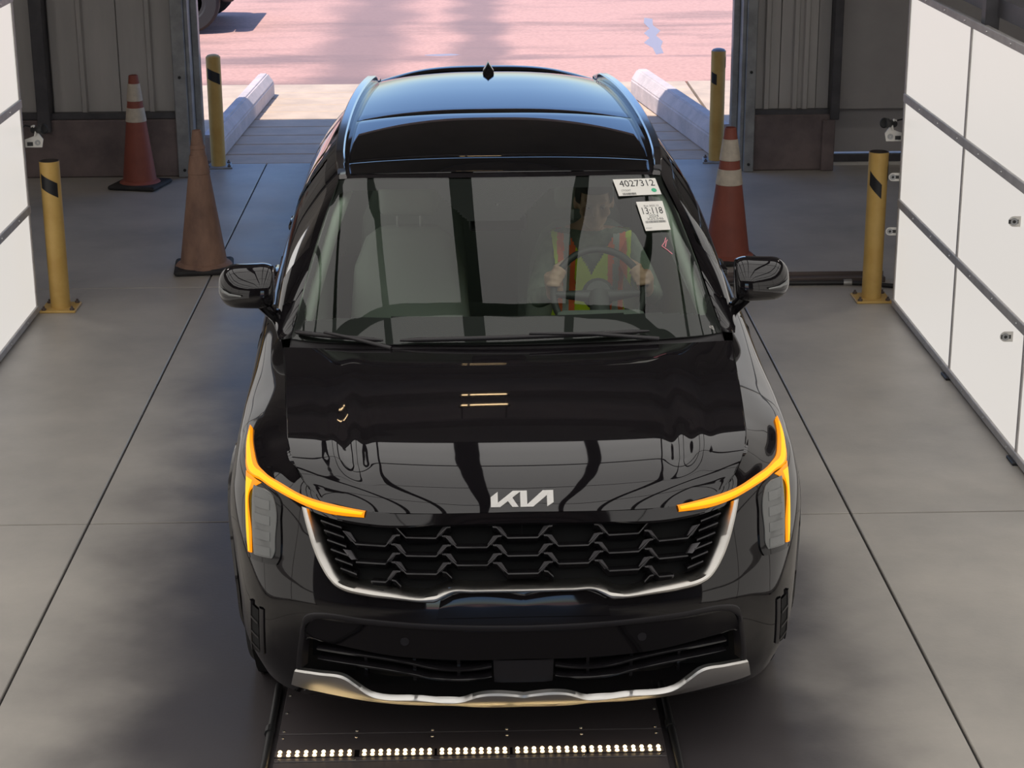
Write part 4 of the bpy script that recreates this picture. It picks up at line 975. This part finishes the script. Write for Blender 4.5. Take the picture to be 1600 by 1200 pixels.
# ---- cabin
bm = bmesh.new(); add_box(bm, -.72, .72, 1.30, 1.50, .55, 1.015, .03, 2); add_box(bm, -.70, .70, 1.45, 1.78, .70, 1.005, .05, 3); bm_obj('dashboard', bm, 'interior_dark', car, True, 40)
bm = bmesh.new(); add_box(bm, .20, .55, 1.62, 1.80, .93, 1.03, .03, 2); bm_obj('instrument_hood', bm, 'interior_dark', car, True, 40)
bm = bmesh.new(); add_box(bm, -.16, .16, 1.70, 2.75, .40, .72, .04, 2); bm_obj('centre_console', bm, 'interior_dark', car, True, 40)
box('door_card', -.80, -.74, 1.5, 4.3, .35, 1.05, 'interior_grey', car); box('door_card', .74, .80, 1.5, 4.3, .35, 1.05, 'interior_grey', car)
bm = bmesh.new(); add_box(bm, -.76, .76, 4.40, 4.46, .26, 1.08); add_box(bm, -.76, .76, 1.2, 4.45, .30, .34); bm_obj('cabin_tub', bm, 'interior_grey', car)
def seat_parts(x, y, w=.26):
    st = box('seat', x-w, x+w, y-.42, y+.10, .45, .60, 'interior_grey', car, .05, 3)
    V = []; 
    for (dy, z, hw, th) in ((.02, .52, w, .09), (.06, .75, w, .085), (.12, .98, w*.92, .075), (.17, 1.10, w*.72, .06), (.18, 1.14, w*.5, .04)):
        for k in range(12):
            a = 2*math.pi*k/12; c, s_ = math.cos(a), math.sin(a); V.append((x+hw*math.copysign(abs(c)**.5, c), y+dy+th*math.copysign(abs(s_)**.7, s_), z))
    mesh_obj('backrest', V, [(i*12+k, i*12+(k+1) % 12, i*12+12+(k+1) % 12, i*12+12+k) for i in range(4) for k in range(12)]+[tuple(range(11, -1, -1)), tuple(range(48, 60))], 'interior_grey', st, True, sharp=60)
    bm = bmesh.new(); add_box(bm, x-.13, x+.13, y+.13, y+.23, 1.19, 1.33, .04, 3); bm_obj('headrest', bm, 'interior_grey', st, True, 50)
    for sg in (-1, 1): tube('headrest_post', [(x+sg*.05, y+.18, 1.10), (x+sg*.05, y+.18, 1.22)], .007, 'screw_steel', st, 6)
seat_parts(-.38, 2.58); seat_parts(.385, 2.66); seat_parts(-.38, 3.55); seat_parts(.38, 3.55)
V = [roof_pt(f_, v, -.03) for v in np.linspace(.03, .97, 12) for f_ in np.linspace(-.95, .95, 9)]
mesh_obj('headliner', V, grid_faces(12, 9), 'headliner', car, True)
for sg in (1, -1):   # inner pillar trims
    pa = [np.array([sg*.755, 1.52, 1.06]), np.array([sg*.715, 1.72, 1.20]), np.array([sg*.665, 1.95, 1.345]), np.array([sg*.615, 2.16, 1.44])]
    tube('pillar_trim', [tuple(p) for p in pa], [.03, .036, .036, .03], 'headliner', car, 8)
bm = bmesh.new(); add_box(bm, -.13, .09, 1.84, 1.875, 1.33, 1.395, .012, 2); o = bm_obj('rear_view_mirror', bm, 'trim_black', car, True, 50)
tube('mirror_stem', [(-.02, 1.87, 1.38), (-.02, 1.90, 1.425)], .012, 'trim_black', o, 8)
# steering wheel
wc = Vector((.380, 1.955, 1.045)); sw = empty('steering_wheel', (0, 0, 0)); sw.parent = car; sw.matrix_parent_inverse = Matrix.Identity(4)
ax_u = Vector((1, 0, 0)); ax_v = Vector((0, .40, .917))
tube('wheel_rim', [tuple(wc+(ax_u*math.cos(R(a))+ax_v*math.sin(R(a)))*.178) for a in range(0, 361, 10)], .0145, 'wheel_leather', sw, 10)
tube('column', [tuple(wc+Vector((0, -.02, 0))), (.38, 1.72, .93)], .04, 'wheel_leather', sw, 10)
for a in (0, 180, 270): tube('spoke', [tuple(wc+Vector((0, -.01, -.01))), tuple(wc+(ax_u*math.cos(R(a))+ax_v*math.sin(R(a)))*.172)], [.030, .012], 'wheel_leather', sw, 8)
lathe('boss', [(0, .015), (.05, .012), (.065, -.01), (.05, -.03), (0, -.03)], 'wheel_leather', sw, 20, tuple(wc)).rotation_euler = (R(66), 0, 0)

# ================================================================ the driver
def skin_body(chains, radii):
    """Skin-modifier figure from joint chains; returns an evaluated mesh"""
    names = list(radii); idx = {n: i for i, n in enumerate(names)}
    me = bpy.data.meshes.new('tmp'); me.from_pydata([radii[n][0] for n in names], [(idx[a], idx[b_]) for c in chains for a, b_ in zip(c[:-1], c[1:])], [])
    o = bpy.data.objects.new('tmp', me); COL.objects.link(o)
    md = o.modifiers.new('s', 'SKIN'); md.use_smooth_shade = True
    for n in names:
        sv = me.skin_vertices[0].data[idx[n]]; r_ = radii[n][1]; sv.radius = r_ if hasattr(r_, '__len__') else (r_, r_); sv.use_root = n == names[0]
    ss = o.modifiers.new('u', 'SUBSURF'); ss.levels = 2; ss.render_levels = 2
    dg = bpy.context.evaluated_depsgraph_get(); ev = o.evaluated_get(dg); out = bpy.data.meshes.new_from_object(ev)
    bpy.data.objects.remove(o); return out
ct, st_ = math.cos(R(.72)), math.sin(R(.72))
px0 = .39
J = {'pelvis': ((px0, 2.60, .66), (.15, .12)), 'waist': ((px0, 2.60, .82), (.135, .105)), 'chest': ((px0, 2.56, 1.00), (.155, .11)), 'upper': ((px0, 2.53, 1.11), (.13, .085)), 'neck': ((px0, 2.49, 1.185), .056), 'skull': ((px0+.005, 2.46, 1.25), .058),
     'sl': ((px0-.155, 2.51, 1.105), .068), 'el': ((px0-.24, 2.30, .93), .050), 'wl': ((px0-.178, 2.03, 1.035), .033), 'hl': ((px0-.165, 1.985, 1.06), (.034, .022)),
     'sr': ((px0+.155, 2.51, 1.105), .068), 'er': ((px0+.25, 2.30, .93), .050), 'wr': ((px0+.185, 2.03, 1.045), .033), 'hr': ((px0+.172, 1.985, 1.072), (.034, .022)),
     'll': ((px0-.10, 2.50, .64), .088), 'kl': ((px0-.12, 2.13, .70), .066), 'al': ((px0-.11, 1.86, .42), .045), 'fl': ((px0-.11, 1.72, .38), .04),
     'lr': ((px0+.10, 2.50, .64), .088), 'kr': ((px0+.12, 2.13, .70), .066), 'ar': ((px0+.11, 1.86, .42), .045), 'fr': ((px0+.11, 1.72, .38), .04)}
CH = [['pelvis', 'waist', 'chest', 'upper', 'neck', 'skull'], ['upper', 'sl', 'el', 'wl', 'hl'], ['upper', 'sr', 'er', 'wr', 'hr'], ['pelvis', 'll', 'kl', 'al', 'fl'], ['pelvis', 'lr', 'kr', 'ar', 'fr']]
bm = bmesh.new(); m0 = skin_body(CH, J); bm.from_mesh(m0)
# head, slightly bowed: shaped ellipsoid with brow, nose, chin, ears
hc = Vector((px0+.006, 2.405, 1.318)); tilt = Matrix.Rotation(R(8), 3, 'X')
def blob(c, r_, rot=None, seg=20):
    q = bmesh.ops.create_uvsphere(bm, u_segments=seg, v_segments=seg//2+2, radius=1)
    for v in q['verts']:
        p = Vector((v.co.x*r_[0], v.co.y*r_[1], v.co.z*r_[2])); v.co = hc+tilt@(p+Vector(c))
blob((0, .012, .018), (.074, .092, .092)); blob((0, -.020, -.048), (.056, .060, .062)); blob((0, -.045, -.088), (.030, .030, .022))
blob((0, -.088, -.012), (.013, .020, .026), seg=12); blob((0, -.072, .028), (.052, .022, .014), seg=14)
blob((0, -.074, -.052), (.024, .013, .009), seg=12); blob((0, -.072, -.066), (.021, .013, .008), seg=12)
for sg in (-1, 1): blob((sg*.076, .015, -.008), (.010, .019, .031), seg=12); blob((sg*.040, -.055, -.025), (.026, .026, .022), seg=12)
# hands: four fingers curled round the rim and a thumb along it
for sg in (-1, 1):
    a0 = R(158 if sg < 0 else 22)
    for k in range(4):
        a = a0+sg*R(7.5)*(k-1.5)*-1
        c = wc+(ax_u*math.cos(a)+ax_v*math.sin(a))*.178; rad = (c-wc).normalized(); nrm = ax_u.cross(ax_v).normalized()
        L = (1.0, 1.08, 1.04, .88)[k]; pts = []
        for q in range(6):
            b_ = R(-70+52*q*L); pts.append(tuple(c+rad*math.cos(b_)*.026-nrm*math.sin(b_)*.026*-1))
        Vt, Ft = tube_geo(pts, [.0105, .0102, .0098, .0092, .0085, .006], 8); vv2 = [bm.verts.new(v) for v in Vt]
        for f in Ft: bm.faces.new([vv2[i] for i in f])
    w_ = Vector(J['wl' if sg < 0 else 'wr'][0]); k0 = wc+(ax_u*math.cos(a0)+ax_v*math.sin(a0))*.200
    pm = [tuple(w_), tuple(w_.lerp(k0, .5)+Vector((0, 0, .012))), tuple(k0+Vector((0, .02, .008)))]
    Vt, Ft = tube_geo(pm, [.034, .038, .030], 10); vv2 = [bm.verts.new(v) for v in Vt]
    for f in Ft: bm.faces.new([vv2[i] for i in f])
    a1 = a0-sg*R(24)*-1; c = wc+(ax_u*math.cos(a1)+ax_v*math.sin(a1))*.176
    tp = [tuple(w_.lerp(k0, .55)), tuple((k0+c)*.5+Vector((0, .022, .012))), tuple(c+Vector((0, .020, .006)))]
    Vt, Ft = tube_geo(tp, [.015, .0125, .009], 8); vv2 = [bm.verts.new(v) for v in Vt]
    for f in Ft: bm.faces.new([vv2[i] for i in f])
me = bpy.data.meshes.new('person'); bm.to_mesh(me); bm.free()
# sit the figure in world space (the car is turned by .72 degrees)
to = bpy.data.objects.new('tmp', me); COL.objects.link(to)
md = to.modifiers.new('r', 'REMESH'); md.mode = 'VOXEL'; md.voxel_size = .0065; md.use_smooth_shade = True
sm = to.modifiers.new('s', 'SMOOTH'); sm.factor = .5; sm.iterations = 3
pme = bpy.data.meshes.new_from_object(to.evaluated_get(bpy.context.evaluated_depsgraph_get())); bpy.data.objects.remove(to)
base = Vector((px0*ct-2.55*st_, px0*st_+2.55*ct, 0))
person = bpy.data.objects.new('person', pme); COL.objects.link(person); person.rotation_euler = (0, 0, R(.72))
pme.materials.clear()
for mm in ('jacket', 'skin', 'trousers'): pme.materials.append(MATS[mm])
mi = []
nv = np.zeros(len(pme.vertices)*3); pme.vertices.foreach_get('co', nv); nv = nv.reshape(-1, 3)
for p in pme.polygons:
    c = p.center
    mi.append(1 if (c.z > 1.185 and c.y < 2.56) or (c.y < 2.045 and c.z > .98) else 2 if c.z < .74 and c.y < 2.56 else 0)
pme.polygons.foreach_set('material_index', np.array(mi, dtype=np.int32)); pme.polygons.foreach_set('use_smooth', [True]*len(pme.polygons))
tag(person, 'person in a lime and orange safety vest driving, both hands on the steering wheel', 'person')
# vest: shell over the torso, striped by its own geometry
bm = bmesh.new(); bm.from_mesh(pme); bm.normal_update()
def torso(c):
    dx = abs(c.x-px0)
    if not (.70 < c.z < 1.165) or c.y < 2.36: return False
    if c.z > 1.02 and dx > .165: return False
    if c.z <= 1.02 and dx > .175: return False
    return not (c.y < 2.50 and c.z > 1.0 and dx < (c.z-1.0)*.55)      # V neck
bmesh.ops.delete(bm, geom=[f for f in bm.faces if not torso(f.calc_center_median())], context='FACES')
for v in bm.verts: v.co += v.normal*.012
for f in bm.faces:
    c = f.calc_center_median(); dx = abs(c.x-px0)
    e = dx-max(0, (c.z-1.0)*.55)
    f.material_index = 2 if .092 < dx < .118 else 1 if .068 < dx < .145 else 0
    f.smooth = True
vm = bpy.data.meshes.new('safety_vest'); bm.to_mesh(vm); bm.free()
for mm in ('vest_lime', 'vest_orange', 'vest_silver'): vm.materials.append(MATS[mm])
vo = bpy.data.objects.new('safety_vest', vm); COL.objects.link(vo); vo.parent = person; tag(vo, 'lime safety vest with orange and silver stripes')
bm = bmesh.new()
q = bmesh.ops.create_uvsphere(bm, u_segments=28, v_segments=18, radius=1)
for v in q['verts']: v.co = hc+tilt@(Vector((v.co.x*.080, v.co.y*.098, v.co.z*.098))+Vector((0, .018, .022)))
bmesh.ops.delete(bm, geom=[f for f in bm.faces if (lambda c: c.z < .012 or (c.y < -.045 and c.z < .062))(tilt.inverted()@(f.calc_center_median()-hc))], context='FACES')
bm_obj('hair', bm, 'hair_dark', person, True)
for sg in (-1, 1):
    bm = bmesh.new(); bmesh.ops.create_uvsphere(bm, u_segments=10, v_segments=8, radius=.0115)
    for v in bm.verts: v.co = hc+tilt@(Vector((sg*.029, -.071, .004))+v.co)
    e = bm_obj('eye', bm, 'eye_white', person, True)
    bm = bmesh.new(); bmesh.ops.create_uvsphere(bm, u_segments=8, v_segments=6, radius=.0055)
    for v in bm.verts: v.co = hc+tilt@(Vector((sg*.029, -.079, .002))+v.co)
    bm_obj('iris', bm, 'hair_dark', e, True)

# ================================================================ papers on the windscreen
def ws_world(p): return Vector((p[0]*ct-p[1]*st_, p[0]*st_+p[1]*ct, p[2]))
def text_mesh(s, width, height):
    """flat text laid into 0..1 box, returns verts, faces"""
    cu = bpy.data.curves.new('t', 'FONT'); cu.body = s; cu.resolution_u = 3; o = bpy.data.objects.new('t', cu); COL.objects.link(o)
    bpy.context.view_layer.update(); m_ = bpy.data.meshes.new_from_object(o.evaluated_get(bpy.context.evaluated_depsgraph_get())); bpy.data.objects.remove(o)
    P = np.array([v.co[:2] for v in m_.vertices]); P -= P.min(0); P /= P.max(0)
    return P, [tuple(p.vertices) for p in m_.polygons]
def sheet(name, uv, label, items):
    """a paper stuck on the glass; uv = four windscreen (u,v) corners: top-left, top-right, bottom-right, bottom-left; a,b in 0..1 (right, down)"""
    c4 = [ws_pt(u, v, 0) for u, v in uv]; nn = np.cross(c4[1]-c4[0], c4[0]-c4[3]); nn = nn/np.linalg.norm(nn); nn = nn*(1 if nn[2] > 0 else -1)
    def pt(a, b_, off): return (c4[0]*(1-a)+c4[1]*a)*(1-b_)+(c4[3]*(1-a)+c4[2]*a)*b_+nn*(off+.006)
    org = ws_world(pt(.5, .5, .002)); loc = lambda a, b_, off: ws_world(pt(a, b_, off))-org
    n = 8; V = [loc(j/n, i/n, .0022) for i in range(n+1) for j in range(n+1)]+[loc(j/n, i/n, .0012) for i in range(n+1) for j in range(n+1)]
    f = [tuple(x) for x in grid_faces(n+1, n+1)]+[tuple(x) for x in grid_faces(n+1, n+1, True, (n+1)**2)]
    t = mesh_obj(name, V, f, 'paper', loc=org); tag(t, label, 'paper label', 'printed papers on the windscreen')
    for it_ in items:
        kind = it_[0]
        if kind == 'text':
            _, s, a0, a1, b0, b1, mat = it_; P, Fc = text_mesh(s, 1, 1)
            mesh_obj('printed_text', [loc(a0+(a1-a0)*p[0], b1-(b1-b0)*p[1], .0028) for p in P], Fc, mat, t)
        elif kind == 'bars':
            _, a0, a1, b0, b1, nb, mat = it_; V, Fc = [], []; rnd = random.Random(3)
            for k in range(nb):
                x0 = a0+(a1-a0)*k/nb; x1 = x0+(a1-a0)/nb*rnd.uniform(.25, .75); i0 = len(V); V += [loc(x0, b0, .0028), loc(x1, b0, .0028), loc(x1, b1, .0028), loc(x0, b1, .0028)]; Fc.append((i0, i0+1, i0+2, i0+3))
            mesh_obj('barcode', V, Fc, mat, t)
        elif kind == 'dot':
            _, a, b_, ra, rb, mat = it_; V = [loc(a, b_, .003)]+[loc(a+ra*math.cos(R(20*k)), b_+rb*math.sin(R(20*k)), .003) for k in range(18)]
            mesh_obj('round_sticker', V, [(0, 1+k, 1+(k+1) % 18) for k in range(18)], mat, t)
sheet('paper_label', [(.456, .957), (.850, .963), (.847, .846), (.466, .839)], 'wide white paper label numbered 4027312 at the windscreen top corner',
      [('text', '4027312', .11, .93, .09, .47, 'ink'), ('text', '17YXAT', .10, .32, .64, .76, 'ink_grey'), ('bars', .10, .42, .84, .97, 24, 'ink'), ('dot', .86, .74, .062, .12, 'dot_green')])
sheet('paper_label', [(.566, .796), (.815, .799), (.774, .605), (.574, .602)], 'tall white paper label printed 13:118 on the upper windscreen',
      [('text', 'Run 2025 12', .24, .80, .125, .185, 'ink'), ('text', '13:118', .12, .90, .21, .44, 'ink'), ('text', '2024', .30, .68, .46, .56, 'ink_grey'), ('text', 'X25,546', .20, .84, .57, .66, 'ink_grey'), ('bars', .10, .92, .67, .75, 40, 'ink_grey'), ('text', '17YXAT', .04, .28, .90, .94, 'ink_grey')])
mk = [[(.709, .562), (.690, .535), (.660, .512)], [(.660, .512), (.690, .487), (.716, .460)], [(.715, .548), (.700, .535), (.684, .505)]]
V, Fc = [], []
for ln in mk:
    a, b_ = tube_geo([tuple(ws_pt(u, v, .001)) for u, v in ln], .0022, 5); k = len(V); V += a; Fc += [tuple(i+k for i in f) for f in b_]
mesh_obj('crayon_mark', V, Fc, 'crayon_pink', car)
P, Fc = text_mesh('v10', 1, 1); mesh_obj('etched_code', [ws_pt(.845+.05*p[0], .040-.012+.024*p[1]-.012*p[0], .001) for p in P], Fc, 'paper', car)

# ================================================================ LED bars under the roof (mirrored in the bonnet)
for (x, y, z, segs, label) in ((-.10, 6.25, 4.3, ((-.175, -.125), (-.105, .175)), 'warm twin light bar hung under the roof over the centre'), (-2.75, 6.1, 4.3, ((-.06, .06),), 'small warm twin light bar hung under the roof near the left wall')):
    t = empty('light_bar', (x, y, z)); tag(t, label, 'light bar', 'twin warm light bars under the roof')
    x0, x1 = segs[0][0], segs[-1][1]
    for dy in (-.25, .25):
        for (a, b_) in segs: box('lamp_strip', a, b_, dy-.012, dy+.012, -.012, .0, 'led_bar', t)
        box('strip_housing', x0-.02, x1+.02, dy-.03, dy+.03, .0, .05, 'black_plastic', t, .004)
    for sx in (x0, x1): tube('hanger', [(sx, 0, .04), (sx, 0, .66)], .006, 'steel_dark', t, 6); box('cross_tie', sx-.01, sx+.01, -.25, .25, .03, .045, 'steel_dark', t)

# ================================================================ parked SUV out in the yard (only its front corner shows)
sv = empty('parked_suv', (-2.98, 18.75, 0), R(90)); tag(sv, 'dark parked SUV outside in the sun, only its tyre and bumper in view', 'car')
secs = [(-.0, .55, .72, .42), (.25, .85, .93, .40), (.9, .92, 1.02, .36), (1.6, .94, 1.10, .34), (1.65, .94, 1.10, .34), (3.6, .94, 1.12, .34), (4.5, .88, 1.10, .40), (4.65, .6, .95, .5)]
V = []
for (y, hw, zt, zb) in secs:
    for (fx, fz) in ((-1, .1), (-1, .75), (-.86, 1), (.86, 1), (1, .75), (1, .1), (.9, 0), (-.9, 0)): V.append((hw*fx, y, zb+(zt-zb)*fz))
Fc = [(i*8+k, i*8+(k+1) % 8, i*8+8+(k+1) % 8, i*8+8+k) for i in range(len(secs)-1) for k in range(8)]+[tuple(range(8)), tuple(range(len(secs)*8-1, len(secs)*8-9, -1))]
o = mesh_obj('body', V, Fc, 'suv_paint', sv); bm = bmesh.new(); bm.from_mesh(o.data); bmesh.ops.recalc_face_normals(bm, faces=bm.faces); bm.to_mesh(o.data); bm.free()
V = []
for (y, hw, z) in ((1.3, .82, 1.06), (2.0, .68, 1.66), (3.9, .66, 1.70), (4.5, .78, 1.08)): V += [(-hw, y, z), (hw, y, z)]
V += [(-.86, 1.35, 1.02), (.86, 1.35, 1.02), (-.86, 4.5, 1.02), (.86, 4.5, 1.02)]
mesh_obj('cabin', V, [(0, 1, 3, 2), (2, 3, 5, 4), (4, 5, 7, 6), (0, 2, 4, 6, 10, 8), (1, 9, 11, 7, 5, 3), (0, 8, 9, 1), (6, 7, 11, 10)], 'roof_glass', sv)
bm = bmesh.new(); add_box(bm, -.90, .90, -.06, .12, .36, .60, .06, 3); bm_obj('bumper', bm, 'trim_black', sv, True, 40)
for y in (.50, 3.40):
    for sg in (-1, 1):
        w_ = lathe('wheel', [(0, -.10), (.20, -.10), (.22, -.115), (.34, -.11), (.37, -.07), (.37, .07), (.34, .11), (.22, .115), (.20, .09), (0, .08)], 'tyre_rubber', sv, 28, (sg*.82, y, .37), axis='x')
        lathe('hub', [(0, .10), (.17, .10), (.19, .085)], 'rim_alloy', w_, 20, (0, 0, 0), axis='x').scale = (sg, 1, 1)
